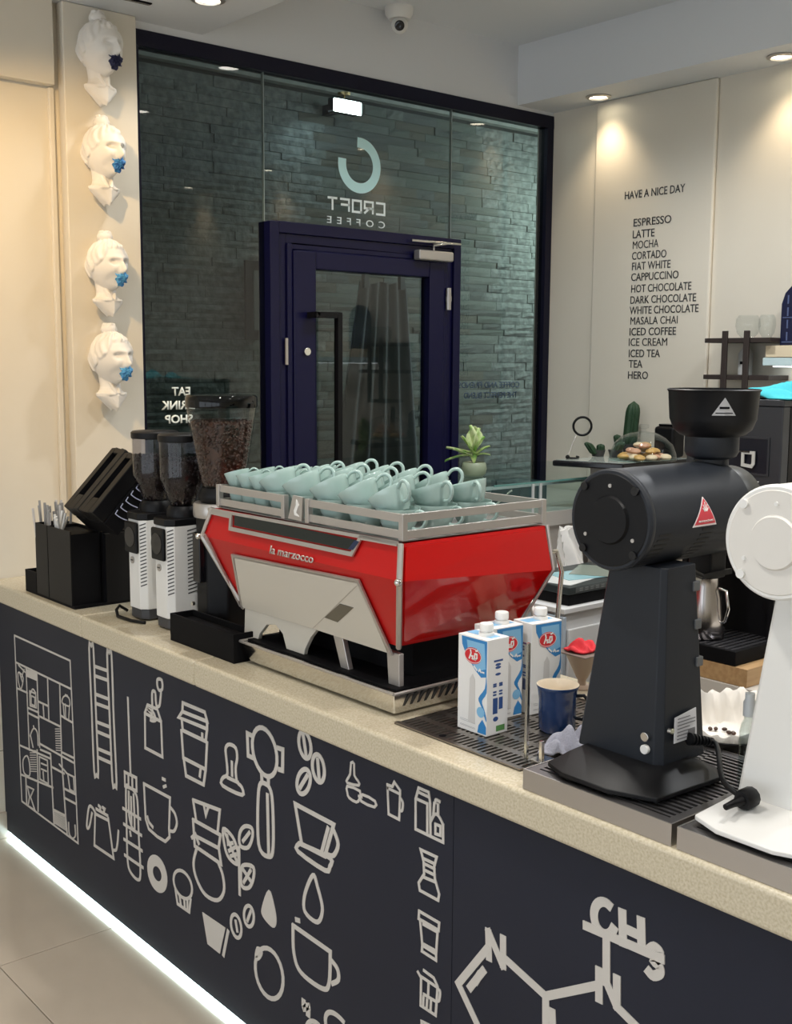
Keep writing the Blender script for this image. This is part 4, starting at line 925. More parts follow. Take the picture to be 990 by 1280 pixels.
carton(1.626, 1.712, -PI/2, DZT, 'milk carton nearest the bar edge, red oval logo on its left face')
carton(1.806, 1.668, R(-6), DZT, 'milk carton directly behind the navy mug, rightmost of the three')
carton(1.708, 1.690, R(-4), DZT, 'middle milk carton, half hidden behind the one nearest the bar edge')

# navy mug, cloth, acrylic stand
g = thing('enamel_mug', 'navy blue mug with cream inside and thin black handle', 'mug', (1.775, 1.562, DZT))
nvm = mat('navy_enamel', (0.008, 0.030, 0.10), 0.22, coat=0.3)
MB().lathe([(.0005, 0), (.034, 0), (.039, .006), (.0395, .07), (.0425, .092), (.0455, .1), (.0445, .1015), (.0405, .092), (.0375, .07), (.0375, .008), (.0005, .006)], 36).build('body', nvm, g, smooth=60)
MB().lathe([(.0005, .0065), (.0370, .0085), (.0370, .07), (.0400, .092), (.0445, .1018), (.0450, .1012)], 36).build('inner_enamel', mat('cream_enamel', (0.72, 0.62, 0.48), 0.3), g, smooth=60)
d = Vector((0.60, -0.80, 0)); MB().tube([tuple(d*a+Vector((0, 0, z))) for a, z in ((.038, .078), (.055, .080), (.068, .066), (.067, .044), (.054, .028), (.038, .030))], .004, 8).build('handle', blk, g, smooth=80)
cm = mat('grey_towelling', (0.36, 0.36, 0.42), 0.95, bump=0.4, bscale=220)
def crumple(name, w, d_, h, seed, m, n=26, fold=5.0, thick=.004):
    r = random.Random(seed); ph = [r.uniform(0, 6) for _ in range(6)]; top = []; 
    for j in range(n+1):
        for i in range(n+1):
            u, v = i/n, j/n; rr = max(0, 1-((2*u-1)**2*.9+(2*v-1)**2*.9))
            z = h*rr**.6*(0.55+.45*math.sin(fold*u*3+ph[0]+2*math.sin(fold*v+ph[1])))+h*.25*rr*math.sin(9*v+ph[2]+3*u)
            x = (u-.5)*w*(1+.10*math.sin(5*v+ph[3])); y = (v-.5)*d_*(1+.12*math.sin(4*u+ph[4]))
            top.append((x, y, max(.0012, z)+thick))
    mb = MB(); fs = [(j*(n+1)+i, j*(n+1)+i+1, (j+1)*(n+1)+i+1, (j+1)*(n+1)+i) for j in range(n) for i in range(n)]
    mb.add(top, fs); bot = [(p[0], p[1], p[2]-thick) for p in top]; mb.add(bot, [f[::-1] for f in fs])
    edge = list(range(n+1))+[(j*(n+1)+n) for j in range(1, n+1)]+[n*(n+1)+i for i in range(n-1, -1, -1)]+[j*(n+1) for j in range(n-1, 0, -1)]
    mb.loft([[bot[i] for i in edge], [top[i] for i in edge]], False)
    return mb.build(name, m, smooth=180)
c_ = crumple('cleaning_cloth', .125, .09, .042, 4, cm); c_.location = (1.705, 1.462, DZT); c_.rotation_euler = (0, 0, R(20)); tag(c_, 'crumpled grey cloth lying in front of the navy mug', 'cloth')
g = thing('acrylic_stand', 'small clear acrylic stand with a thin upright at the tray corner', 'stand', (1.585, 1.476, ZT_+.0053))
ac = glass('acrylic', (0.93, 0.94, 0.94), 1.55)
MB().box(-.012, -.07, 0, .05, .004, .004).build('base_plate', ac, g, bevel=.001)
MB().box(-.004, -.008, .004, .003, -.001, .238).build('upright', chrome, g, bevel=.001)
MB().box(-.011, -.012, .004, -.0045, .003, .238).build('front_strip', ac, g, bevel=.001)
MB().box(-.004, -.048, .004, .004, -.040, .052).build('short_post', chrome, g, bevel=.001)
MB().box(-.008, -.060, .0045, .03, -.02, .012).build('clip', chrome, g, bevel=.001)

# ------------------------------------------------------------------ shop grinders (black, white)
def shop_grinder(x, y, pm, label, dark, hopper=True, bmax=.100, bs=0.0):
    g = thing('shop_grinder', label, 'coffee grinder', (x, y, TZ))
    base_b = [(-.095, .10), (-.118, .045), (-.118, -.055), (-.085, -.138), (.09, -.148), (.125, -.11), (.125, .08), (.09, .115)]
    base_t = [(-.060, .075), (-.070, .04), (-.072, -.05), (-.050, -.100), (.06, -.108), (.085, -.08), (.085, .06), (.06, .09)]
    MB().loft([[(a, b, .006) for a, b in base_b], [(a, b, .014) for a, b in base_b], [(a*1.0, b*1.0, .036) for a, b in base_t]]).build('base', blk if dark else pm, g, bevel=.002)
    for (a, b) in ((-.07, .06), (-.07, -.08), (.08, -.09), (.08, .06)): MB().cyl((a, b, 0), .012, .006, 12).build('foot', blkm, g)
    # tapering column
    cb = [(-.010, .100), (-.010, -.082), (.018, -.097), (.115, -.088), (.115, .105), (.01, .11)]
    cb = [(-.008, bmax), (-.008, -.070), (.004, -.084), (.125, -.084), (.130, -.078), (.130, bmax), (.120, bmax+.008), (.0, bmax+.008)]
    ct = [(a*0.66-.002, b*0.64-.026) for a, b in cb]
    base_b = [(a, b-bs) for a, b in base_b]; base_t = [(a, b-bs) for a, b in base_t]
    MB().loft([[(a, b, .030) for a, b in cb], [(a, b, .39) for a, b in ct]]).build('column', pm, g, bevel=.002)
    # motor drum, axis along X
    mz = .471; X0_, X1_ = -.062, .245
    prof = [(.0005, X0_), (.086, X0_), (.0895, X0_+.004), (.0895, X0_+.012), (.088, X0_+.014), (.0885, X0_+.018), (.0885, X1_-.01), (.080, X1_), (.0005, X1_)]
    Mx = Matrix.Translation((0, 0, mz)) @ Matrix.Rotation(PI/2, 4, 'Y')
    MB().lathe(prof, 64, M=Mx).build('motor_drum', pm, g, smooth=40)
    ec = MB().lathe([(.0005, X0_-.006), (.040, X0_-.006), (.043, X0_-.001), (.080, X0_-.001), (.086, X0_+.003)], 56, M=Mx).build('end_cap', (blk if dark else mat('white_cap', (0.74, 0.71, 0.66), 0.45)), g, smooth=30)
    for a in (45, 135, 225, 315):
        s_ = MB().cyl((X0_-.006, .078*math.cos(R(a)), mz+.078*math.sin(R(a))), .0075, .014, 14, axis='x').build('cap_screw', (blkg if dark else whitep), ec, smooth=40)
    for a in (90, 210, 330):
        MB().cyl((X0_-.003, .060*math.cos(R(a)), mz+.060*math.sin(R(a))), .0035, .004, 10, axis='x').build('rivet', satin if dark else whitep, ec, smooth=40)
    # louvres: groups of slots wrapped on the drum
    sl = MB(); rr = .0888
    for x0, n in ((-.036, 8), (.088, 8)):
        for i in range(n):
            a = R(-12-i*6.2); a2 = a-R(2.3); xs0 = x0-i*.0028
            q = [(xs0+dx, -rr*math.cos(t), mz+rr*math.sin(t)) for dx, t in ((0, a), (.034, a), (.034, a2), (0, a2))]
            sl.prism(q, (0, -.0006, 0))
    sl.build('vent_slots', mat('vent_dark', (0.004, 0.004, 0.004), 0.6), g)
    if dark:
        # triangular badge, red and white, on the drum's camera side
        def onD(x_, a): return (x_, -(rr+.0008)*math.cos(a), mz+(rr+.0008)*math.sin(a))
        def tri(cx, ca, w, h, m, lift, name, parent, flip=1):
            mb = MB(); N_ = 6; rows_ = []
            for k in range(N_+1):
                f = k/N_; a = ca+h*(f-.5)*flip/rr; ww = w/2*(1-f)+.0006
                p = [onD(cx-ww, a), onD(cx+ww, a)]; rows_.append([(q[0], q[1]*(1+lift), q[2]) for q in p])
            vs = [p for r_ in rows_ for p in r_]; mb.add(vs, [(2*k, 2*k+1, 2*k+3, 2*k+2) for k in range(N_)])
            o_ = mb.build(name, m, parent); so = o_.modifiers.new('solid', 'SOLIDIFY'); so.thickness = .0006; so.offset = 0
            return o_
        b1 = tri(.090, R(8), .070, .052, mat('badge_white', (0.80, 0.74, 0.74), 0.4), .004, 'badge', g)
        tri(.090, R(8), .060, .045, mat('badge_red', (0.62, 0.05, 0.07), 0.4), .012, 'badge_field', b1)
        W_ = MB()
        for t_, k in ((-40, 0), (-20, 1), (0, 2), (20, 1), (40, 0)):
            c0 = (.090, R(6)); l0, l1 = .004, .012+.004*k
            p = []
            for l in (l0, l1):
                xx = c0[0]+l*math.sin(R(t_)); a = c0[1]+l*math.cos(R(t_))/rr; q = onD(xx, a); p.append((q[0], q[1]*1.02, q[2]))
            W_.tube(p, .0009, 5)
        W_.build('badge_flames', whitep, b1)
        tt = onD(.090-.0215, R(8)-.0185/rr)
        tx = text('badge_lettering', 'MAHLKÖNIG', .043, .0045, whitep, (tt[0], tt[1]*1.025, tt[2]), (1, 0, 0), (0, math.sin(R(-6)), math.cos(R(6))), b1, .02, False, .0004)
    # grinding chamber beyond the drum
    MB().lathe([(.0005, X1_-.004), (.070, X1_-.004), (.076, X1_+.004), (.076, X1_+.055), (.066, X1_+.068), (.0005, X1_+.070)], 48, M=Mx).build('grinding_chamber', pm if not dark else mat('chamber_grey', (0.028, 0.030, 0.026), 0.45), g, smooth=40)
    MB().lathe([(.0005, X1_+.070), (.030, X1_+.070), (.030, X1_+.082), (.0005, X1_+.084)], 28, M=Mx).build('setting_dial', satin, g, smooth=40)
    # inlet neck, outlet and clamp
    hx = .232
    MB().lathe([(.0005, mz+.050), (.034, mz+.050), (.032, mz+.092), (.046, mz+.098), (.050, mz+.106), (.050, mz+.136), (.0005, mz+.136)], 40, (hx, 0, 0)).build('inlet_neck', pm, g, smooth=40)
    MB().box(hx-.024, -.026, mz-.135, hx+.026, .026, mz-.070).build('outlet', blk, g, bevel=.004)
    MB().box(hx-.06, -.034, mz-.128, hx+.035, -.027, mz-.118).tube([(hx-.06, -.03, mz-.122), (hx-.095, -.03, mz-.108)], .006, 8).build('bag_clamp', blk, g)
    # rear clips on the column
    for z in (.20, .27, .34):
        xe = .130-.046*(z/.39); ye = -.084+.005*(z/.39)
        MB().box(xe-.016, ye-.004, z, xe+.003, ye+.012, z+.018).build('clip', mat('clip_grey', (0.10, 0.105, 0.11), 0.4), g, bevel=.002)
    if hopper:
        hz = mz+.134
        pr_ = [(.0005, hz), (.048, hz), (.060, hz+.004), (.072, hz+.014), (.080, hz+.034), (.0835, hz+.084), (.0865, hz+.088), (.0835, hz+.090), (.078, hz+.040), (.068, hz+.018), (.050, hz+.008), (.0005, hz+.006)]
        hp_ = MB().lathe(pr_, 56, (hx, 0, 0)).build('hopper', blk if dark else pm, g, smooth=40)
        hm = mat('silver_print', (0.42, 0.42, 0.43), 0.4, 0.3)
        # silver triangle facing the bar
        def onH(dx, z, l=0.0):
            th = R(228)+dx/.084; r_ = .0800+.0035*min(1, max(0, (z-hz-.034)/.05))+l; return (hx+r_*math.cos(th), r_*math.sin(th), z)
        mb = MB(); N_ = 6; vs = []
        for k in range(N_+1):
            f = k/N_; ww = .022*(1-f)+.0005; z = hz+.043+.032*f
            for s_ in (-1, 0, 1): vs.append(onH(ww*s_, z, .0012))
        mb.add(vs, [(3*k+i, 3*k+i+1, 3*k+4+i, 3*k+3+i) for k in range(N_) for i in (0, 1)])
        o_ = mb.build('hopper_badge', hm, hp_); so = o_.modifiers.new('solid', 'SOLIDIFY'); so.thickness = .0005; so.offset = 1
        tb_ = MB()
        for (za, zb, w_) in ((.055, .059, .009),):
            q = [onH(-w_, hz+za, .0022), onH(w_, hz+za, .0022), onH(w_, hz+zb, .0022), onH(-w_, hz+zb, .0022)]; tb_.add(q, [(0, 1, 2, 3)])
        tb_.add([onH(-.016, hz+.0465, .0022), onH(0, hz+.0465, .0022), onH(.016, hz+.0465, .0022), onH(.016, hz+.0482, .0022), onH(0, hz+.0482, .0022), onH(-.016, hz+.0482, .0022)], [(0, 1, 4, 5), (1, 2, 3, 4)])
        tb_.build('badge_marks', blkm, o_)
        if dark: bean_fill(lambda z: .056, hz+.012, hz+.03, 60, 9, beanm, g).location = (hx, 0, 0)
    return g
kg = shop_grinder(1.612, 1.255, ekblack, 'big black shop grinder with horizontal motor drum and red triangular badge', True)
def L2(x, y, z): return (x-1.612, y-1.255, z-TZ)
# rating label, buttons and cable on the black one
lp = MB().prism([(.020, -.0915+.000, .075), (.088, -.0915, .075), (.086, -.0885, .128), (.024, -.0885, .120)], (0, -.0012, 0)).build('rating_label', mat('label_silver', (0.60, 0.60, 0.62), 0.4), kg)
lt = MB()
for i in range(7):
    z = .080+i*.0062; lt.box(.028, -.0936, z, .028+(.052 if i % 3 else .036), -.0928, z+.0014)
lt.box(.060, -.0938, .080, .080, -.0928, .092)
lt.build('label_print', mat('label_ink', (0.14, 0.14, 0.15), 0.5), lp)
for z in (.062, .085):
    MB().cyl((-.0165, -.055, z), .0085, .008, 18, axis='x').build('push_button', chrome if z > .07 else whitep, kg, smooth=40, bevel=.001)
MB().cyl((.010, -.0955, .100), .0055, .007, 14, axis='y').build('side_screw', chrome, kg, smooth=40)
w_ = shop_grinder(1.612, 0.935, ekwhite, 'big white shop grinder cut by the right edge of the picture', False, True, .076, .014)
cb = MB(); pts = [(1.690, 1.158, TZ+.070), (1.712, 1.130, TZ+.066)]; pq = at(934, 998, 2, TZ+.053); pts += [(pq.x+.02, pq.y+.06, pq.z+.010), (pq.x-.004, pq.y+.012, pq.z+.002)]
V3 = pts; k3 = []
for i in range(len(V3)-1):
    p0, p1, p2, p3 = V3[max(0, i-1)], V3[i], V3[i+1], V3[min(len(V3)-1, i+2)]
    for j in range(5):
        t = j/5; k3.append(tuple(0.5*((2*p1[d])+(-p0[d]+p2[d])*t+(2*p0[d]-5*p1[d]+4*p2[d]-p3[d])*t*t+(-p0[d]+3*p1[d]-3*p2[d]+p3[d])*t**3) for d in (0, 1, 2)))
pts = k3+[V3[-1]]
cb.tube([Vector(p) for p in pts], .0048, 8)
cbo = cb.build('power_cable', blk, smooth=80); cbo.location = (0, 0, 0); tag(cbo, 'black power cable running from the black shop grinder to its plug', 'cable')
rl_ = MB()
for i in range(7): rl_.tube([(1.668+.008*i, 1.156-.002*i, TZ+.078-.002*i), (1.672+.008*i, 1.155-.002*i, TZ+.077-.002*i)], .0115-.0007*i, 12)
rl_.build('strain_relief', blk, cbo, smooth=40)
g = thing('power_plug', 'black round-cornered power plug lying between the two shop grinders', 'plug', tuple(at(934, 998, 2, TZ+.053)-Vector((0, 0, .017))))
MB().lathe([(.0005, -.016), (.014, -.016), (.017, -.010), (.017, .012), (.012, .018), (.0005, .018)], 12, (0, 0, .017), M=Matrix.Translation((0, 0, .017)) @ Matrix.Rotation(PI/2, 4, 'Y') @ Matrix.Translation((0, 0, -.017))).build('plug_body', blk, g, smooth=40)
MB().tube([(-.014, 0, .017), (-.030, .006, .014), (-.048, .008, .012)], [.009, .006, .005], 10).build('plug_neck', blk, g, smooth=60)

# paper-lined bowl of beans and a clear bottle behind
g = thing('filter_bowl', 'black bowl lined with a white fluted paper filter behind the shop grinders', 'bowl', (1.955, 1.262, ZT_+.0006))
MB().lathe([(.0005, 0), (.080, 0), (.095, .01), (.110, .050), (.106, .051), (.091, .012), (.0005, .006)], 48).build('bowl_body', blk, g, smooth=50)
pp = MB(); n = 96; prs = [(.0005, .028), (.060, .028), (.088, .036), (.098, .062), (.104, .100)]; rings = []
for r_, z in prs:
    k = max(0, (r_-.05))/.06; rings.append([((r_+.004*k*math.sin(22*2*PI*i/n))*math.cos(2*PI*i/n), (r_+.004*k*math.sin(22*2*PI*i/n))*math.sin(2*PI*i/n), z+.006*k*math.sin(5*2*PI*i/n)+.004*k*math.sin(22*2*PI*i/n)-.040*k*max(0, math.cos(2*PI*i/n-R(-130)))**.5 if True else 0) for i in range(n)])
o_ = pp.loft(rings, False).build('paper_filter', mat('filter_paper', (0.80, 0.76, 0.70), 0.8), g, smooth=60); so = o_.modifiers.new('s', 'SOLIDIFY'); so.thickness = .0008
rb_ = random.Random(8)
for i in range(9):
    a, r_ = rb_.uniform(0, 6.28), rb_.uniform(.01, .05)
    b_ = MB().ball((0, 0, 0), (.006, .0045, .004), 10, 6).build('coffee_bean', beanm, smooth=180)
    b_.location = (1.955+r_*math.cos(a), 1.262+r_*math.sin(a), ZT_+.0006+.034); b_.rotation_euler = (0, 0, a*3)
    tag(b_, 'roasted coffee bean lying in the white paper filter', 'bean', 'beans in the paper filter')
g = thing('clear_bottle', 'slim clear bottle with a pale cap beside the white shop grinder', 'bottle', (1.738, 1.082, TZ))
MB().lathe([(.0005, 0), (.015, 0), (.016, .004), (.016, .095), (.013, .110), (.009, .118), (.009, .125), (.0075, .125), (.0075, .117), (.012, .108), (.0145, .094), (.0145, .004), (.0005, .003)], 24).build('bottle_body', glass('bottle_glass', (0.85, 0.88, 0.88), 1.5), g, smooth=50)
MB().lathe([(.0005, .125), (.0110, .125), (.0112, .150), (.0085, .154), (.0085, .166), (.0005, .167)], 20).build('cap', mat('translucent_cap', (0.62, 0.64, 0.64), 0.35), g, smooth=40)
g = thing('knock_tray', 'dark ridged tray at the back of the bar behind the paper-lined bowl', 'tray', (2.03, 1.50, ZT_+.0006), R(12))
MB().box(-.085, -.085, 0, .085, .085, .035).build('tray_body', mat('slate_plastic', (0.06, 0.065, 0.07), 0.4), g, bevel=.004)
m = MB()
for i in range(9): m.box(-.075, -.072+i*.017, .0352, .075, -.066+i*.017, .037)
m.build('ridges', blk, g)
# ------------------------------------------------------------------ back bench, cabinet, coffee machine
wht = mat('white_laminate', (0.74, 0.75, 0.76), 0.4)
g = thing('white_cabinet', 'low white cabinet under the black box at the back', 'cabinet', (3.018, 2.65, -.018))
MB().box(0.02, 0.0, .08, .84, .55, .88).build('carcass', wht, g, bevel=.004)
MB().box(0, -.012, .10, .018, .28, .87).build('door', mat('pale_blue_grey', (0.45, 0.52, 0.60), 0.35), g, bevel=.003)
MB().box(0, .285, .10, .018, .55, .87).build('door', mat('pale_blue_grey', (0.45, 0.52, 0.60), 0.35), g, bevel=.003)
MB().box(.03, -.014, .12, .42, -.001, .82).build('side_sheet', wht, g, bevel=.002)
MB().box(.50, -.014, .12, .80, -.001, .82).build('side_sheet', wht, g, bevel=.002)
MB().box(.02, 0.03, .018, .82, .53, .08).build('plinth', blkm, g)
MB().box(0, -.016, .88, .85, .56, .90).build('top', wht, g, bevel=.003)
# bent metal pipe beside it
pp = MB().tube([(2.86, 2.63, .62), (2.86, 2.63, .88), (2.87, 2.66, .93), (2.88, 2.70, .955), (2.90, 2.76, .96), (2.92, 2.80, .95)], .011, 10).build('steel_pipe', satin, smooth=80)
pp.parent = None; tag(pp, 'bent steel pipe beside the white cabinet, right of the espresso machine', 'pipe')
MB().tube([(2.86, 2.63, .62), (2.86, 2.63, 0.0)], .011, 10).build('pipe_leg', satin, pp, smooth=80)
# black box with papers
g = thing('black_printer', 'low black machine with glossy sheets lying on top at the back', 'printer', (3.07, 2.66, .8824))
MB().box(0, 0, -.0, .52, .30, .040).build('lower_body', blkm, g, bevel=.003)
MB().box(-.004, -.004, .040, .524, .304, .068).build('upper_body', mat('charcoal_plastic', (0.03, 0.04, 0.042), 0.4), g, bevel=.004)
MB().box(.03, -.0055, .046, .45, -.0042, .064).build('control_strip', mat('grey_strip', (0.10, 0.11, 0.11), 0.5), g)
kz = MB()
for i in range(12): kz.box(.05+i*.03, -.0068, .050, .068+i*.03, -.0056, .054).box(.05+i*.03, -.0068, .057, .068+i*.03, -.0056, .061)
kz.build('keys', mat('key_grey', (0.22, 0.24, 0.24), 0.5), g)
rp = random.Random(5)
for i, (nm, c, lb) in enumerate((('white', (0.75, 0.78, 0.78), 'white'), ('aqua', (0.30, 0.55, 0.62), 'pale aqua'), ('grey', (0.25, 0.30, 0.26), 'grey green'))):
    o_ = MB().box(-.11, -.08, 0, .11, .08, .0012).build('paper_sheet', mat('sheet_'+nm, c, 0.25), bevel=0)
    o_.location = (3.19+.10*i, 2.78+.015*i, .9508+.0016*i); o_.rotation_euler = (0, 0, R((12, -14, 30)[i]))
    tag(o_, '%s glossy sheet lying on the low black machine' % lb, 'paper')
# red cloth and tan cone behind the milk
g = thing('cone_dripper', 'tan cone-shaped dripper standing behind the rightmost milk carton', 'dripper', (2.075, 1.75, ZT_+.0006))
tn = mat('tan_ceramic', (0.36, 0.27, 0.20), 0.4)
MB().lathe([(.028, 0), (.028, .004), (.010, .008), (.010, .020), (.014, .026), (.040, .082), (.044, .088), (.040, .088), (.012, .028), (.007, .022), (.007, .008)], 36).build('cone', tn, g, smooth=50)
MB().box(-.050, -.050, .088, .050, .050, .092).build('collar', mat('brown_plate', (0.17, 0.13, 0.11), 0.4), g, bevel=.002)
c_ = crumple('red_cloth', .075, .06, .022, 9, mat('red_fabric', (0.55, 0.02, 0.03), 0.8), 18); c_.location = (2.075, 1.75, ZT_+.094); tag(c_, 'crumpled red cloth resting on the tan cone dripper', 'cloth')

# bench with the bean-to-cup machine
g = thing('back_bench', 'white framed back bench carrying the black coffee machine', 'bench', (2.90, 1.0, 0))
MB().box(0, -.6, .752, 1.40, 1.05, .80).build('bench_top', mat('greige_top', (0.58, 0.55, 0.50), 0.5), g, bevel=.003)
for y in (-.6, .22, .995):
    MB().box(.01, y, 0, .05, y+.05, .752).build('leg', wht, g, bevel=.003)
MB().box(.06, -.58, .05, 1.38, 1.03, .74).build('cupboard', blkm, g)
MB().box(.012, 1.0, .0, .40, 1.048, .745).build('end_panel', wht, g)
wood = mat('light_wood', (0.52, 0.34, 0.17), 0.5, noise=(6, (0.40, 0.24, 0.11), 0.3, 0.7, (1, 12, 12)))
g = thing('wooden_board', 'thick light wooden board under the drip tray of the coffee machine', 'board', (2.90, 1.82, .8006))
for i in range(4): MB().box(.002+.165*i, 0, 0, .163+.165*i, .44, .056).build('plank', wood, g, bevel=.002)
PX, PY = 3.10, 1.864
g = thing('coffee_machine', 'tall black bean-to-cup coffee machine at the right back', 'coffee machine', (PX, PY, .8572))
dg = mat('anthracite_panel', (0.035, 0.038, 0.045), 0.35); vd = mat('very_dark_navy', (0.006, 0.008, 0.016), 0.3)
Hh = 1.643-.8572
MB().box(.04, 0, 0, .52, .34, Hh-.02).build('body', blk, g, bevel=.004)
MB().box(.0, .0, .40, .04, .34, Hh-.02).build('front_panel', dg, g, bevel=.004)
MB().box(-.004, -.004, Hh-.02, .524, .344, Hh).build('top_cover', dg, g, bevel=.003)
MB().box(.0, .0, .045, .04, .02, .40).box(.0, .32, .045, .04, .34, .40).build('side_frame', blk, g)
fr = MB(); z0_, z1_ = .553, .665
fr.box(-.004, .045, z0_, 0, .26, z0_+.006).box(-.004, .045, z1_, 0, .26, z1_+.006).box(-.004, .039, z0_, 0, .045, z1_+.006).box(-.004, .26, z0_, 0, .266, z1_+.006)
fr.build('screen_bezel', dg, g); MB().box(-.002, .045, z0_+.006, 0, .26, z1_).build('screen', vd, g)
MB().box(-.014, .10, .622, -.008, .26, .627).build('lever_rail', chrome, g)
ribbon_m = MB(); ribbon(ribbon_m, [(-.125, .622), (-.088, .622), (-.088, .588), (-.094, .580), (-.125, .583)], .010, True, .004, (-.008, 0, 0), (0, -1, 0), (0, 0, 1), (-1, 0, 0))
ribbon_m.build('lever', mat('silver_plastic', (0.62, 0.63, 0.60), 0.35), g)
MB().box(-.001, .135, .735, 0, .215, .760).build('label_plate', whitep, g)
text('label_lettering', 'COFFEE', .050, .011, black_ink, (-.0015, .200, .742), (0, -1, 0), (0, 0, 1), g, .01)
text('red_digit', '2', .030, .040, mat('display_red', (0.40, 0.01, 0.02), 0.4), (-.001, .235, .690), (0, -1, 0), (0, 0, 1), g, .02)
MB().ball((-.001, .165, .690), .004, 8, 6).build('indicator', whitep, g); MB().box(-.001, .150, .676, 0, .180, .680).build('indicator_label', whitep, g)
MB().prism([(0, .150, .535), (0, .070, .535), (0, .108, .495)], (-.0015, 0, 0)).build('triangle_badge', whitep, g)
MB().prism([(-.0016, .146, .534), (-.0016, .085, .534), (-.0016, .098, .520), (-.0016, .132, .520)], (-.0008, 0, 0)).build('badge_band', mat('display_red', (0.40, 0.01, 0.02), 0.4), g)
MB().box(.0, .14, .30, -.10, .26, .40).cyl((-.06, .20, .22), .028, .08, 20).build('brew_spout', blk, g, bevel=.003)
MB().tube([(-.03, .10, .40), (-.05, .09, .36), (-.045, .06, .22)], .006, 8).build('steam_wand', chrome, g, smooth=70)
dtray = MB().box(-.20, -.003, 0, .04, .335, .046).build('drip_tray', blkm, g, bevel=.004)
m = MB()
for i in range(15): m.box(-.195, .008+i*.022, .0462, .03, .020+i*.022, .0475)
m.build('drip_grille', mat('grille_dark', (0.10, 0.10, 0.11), 0.25, 0.6), dtray)
MB().cyl((-.12, .13, .0476), .03, .001, 24).build('drain_disc', blkm, dtray)
# milk pitcher
g = thing('milk_pitcher', 'stainless steel milk pitcher on the drip tray of the black coffee machine', 'pitcher', (2.985, 2.035, .9052))
MB().lathe([(.0005, 0), (.060, 0), (.065, .004), (.065, .06), (.058, .13), (.048, .165), (.049, .190), (.047, .190), (.046, .165), (.056, .13), (.063, .06), (.063, .006), (.0005, .004)], 40).build('jug', mat('pitcher_steel', (0.62, 0.58, 0.56), 0.22, 1.0), g, smooth=60)
MB().tube([(.0, -.052, .16), (.0, -.078, .155), (.0, -.088, .10), (.0, -.078, .06), (.0, -.058, .05)], .005, 8).build('handle', chrome, g, smooth=80)
MB().prism([(-.046, .018, .190), (-.046, -.018, .190), (-.074, 0, .198), ], (0, 0, -.02)).build('spout', chrome, g)
# teal cloth
c_ = crumple('teal_cloth', .34, .22, .045, 21, mat('teal_fabric', (0.05, 0.50, 0.58), 0.8), 24); c_.location = (PX+.16, PY+.10, 1.6435); tag(c_, 'crumpled bright teal cloth on top of the tall coffee machine', 'cloth')

# ------------------------------------------------------------------ display case
g = thing('display_case', 'glass display case with steel posts standing before the menu wall', 'display case', (3.30, 3.282, 0))
W_, D_, ZC0, ZC1 = 1.06, .66, 1.115, 1.25
taupe = mat('taupe_laminate', (0.33, 0.30, 0.27), 0.5)
MB().box(.28, .02, .0, W_, D_, 1.05).build('pedestal', taupe, g, bevel=.004)
MB().box(0, 0, 1.05, W_, D_, ZC0).build('base', mat('grey_base', (0.45, 0.43, 0.40), 0.4, 0.3), g, bevel=.003)
MB().box(0, -.004, ZC1-.006, W_, D_, ZC1).build('top_glass', caseg, g)
MB().box(0, -.0075, ZC1-.007, W_, -.0042, ZC1+.001).build('top_glass_edge', tealedge, g)
MB().box(.002, 0, ZC0, W_, .005, ZC1-.0072).build('front_glass', caseg, g)
MB().box(0, .006, ZC0, .005, D_, ZC1-.0072).build('end_glass', caseg, g)
for x in (.225, .272):
    MB().box(x, -.010, ZC0-.01, x+.014, -.0045, ZC1-.008).build('post', mat('pale_steel', (0.62, 0.66, 0.68), 0.3, 0.5), g)
MB().box(.29, .12, ZC0, .46, .30, ZC1-.02).build('inner_box', mat('dark_teal_box', (0.05, 0.09, 0.10), 0.4), g, bevel=.003)
MB().tube([(.11, .1, ZC0+.03), (.20, .1, ZC0+.085), (.215, .1, ZC0+.09)], .005, 8).build('door_knob', chrome, g, smooth=60)
# thin cross rail just below the top
MB().box(0, .10, ZC1-.035, W_, .106, ZC1-.02).build('shelf_rail', mat('pale_steel', (0.62, 0.66, 0.68), 0.3, 0.5), g)
# dark slab on top
SZ = 1.300
t = thing('serving_slab', 'glossy dark-rimmed serving slab holding the glass dome and cacti', 'tray', (3.95, 3.2, SZ+.0006))
A0, A1, A2 = at(690, 579, 2, SZ+.013), at(779, 584, 2, SZ+.013), at(866, 577, 2, SZ+.013)
A2.x = min(A2.x, XW-.06); A3 = A0+(A2-A1)
if A3.x > XW-.06: A3 = A0+(A3-A0)*((XW-.06-A0.x)/(A3.x-A0.x))
quad = [(p.x-3.95, p.y-3.2, 0) for p in (A0, A1, A2, A3)]
cx4 = sum(p[0] for p in quad)/4; cy4 = sum(p[1] for p in quad)/4
MB().prism(quad, (0, 0, .026)).build('slab', blkg, t, bevel=.006)
MB().prism([(cx4+(p[0]-cx4)*.95, cy4+(p[1]-cy4)*.95, .0262) for p in quad], (0, 0, .002)).build('slab_top', mat('pale_glass_top', (0.42, 0.47, 0.44), 0.08), t)
g = thing('side_cabinet', 'tall taupe cabinet under the serving slab beside the menu wall', 'cabinet', (3.88, 3.04, 0))
MB().box(0, 0, .06, .46, .22, SZ).build('carcass', taupe, g, bevel=.003); MB().box(.02, .02, 0, .44, .20, .06).build('plinth', blkm, g)
MB().box(.01, -.012, .08, .45, -.0005, SZ-.02).build('door', taupe, g, bevel=.003)
TT = SZ+.0006+.0284
def on_t(px, py): return at(px, py, 2, TT)
q = on_t(814, 578)
q = at(814, 578, 2, TT); ctr = q+Vector((.07, .10, 0)); ctr.z = TT; ctr.x = min(ctr.x, XW-.19)
g = thing('cake_dome', 'clear glass dome covering golden pastries on the dark slab', 'cake dome', tuple(ctr))
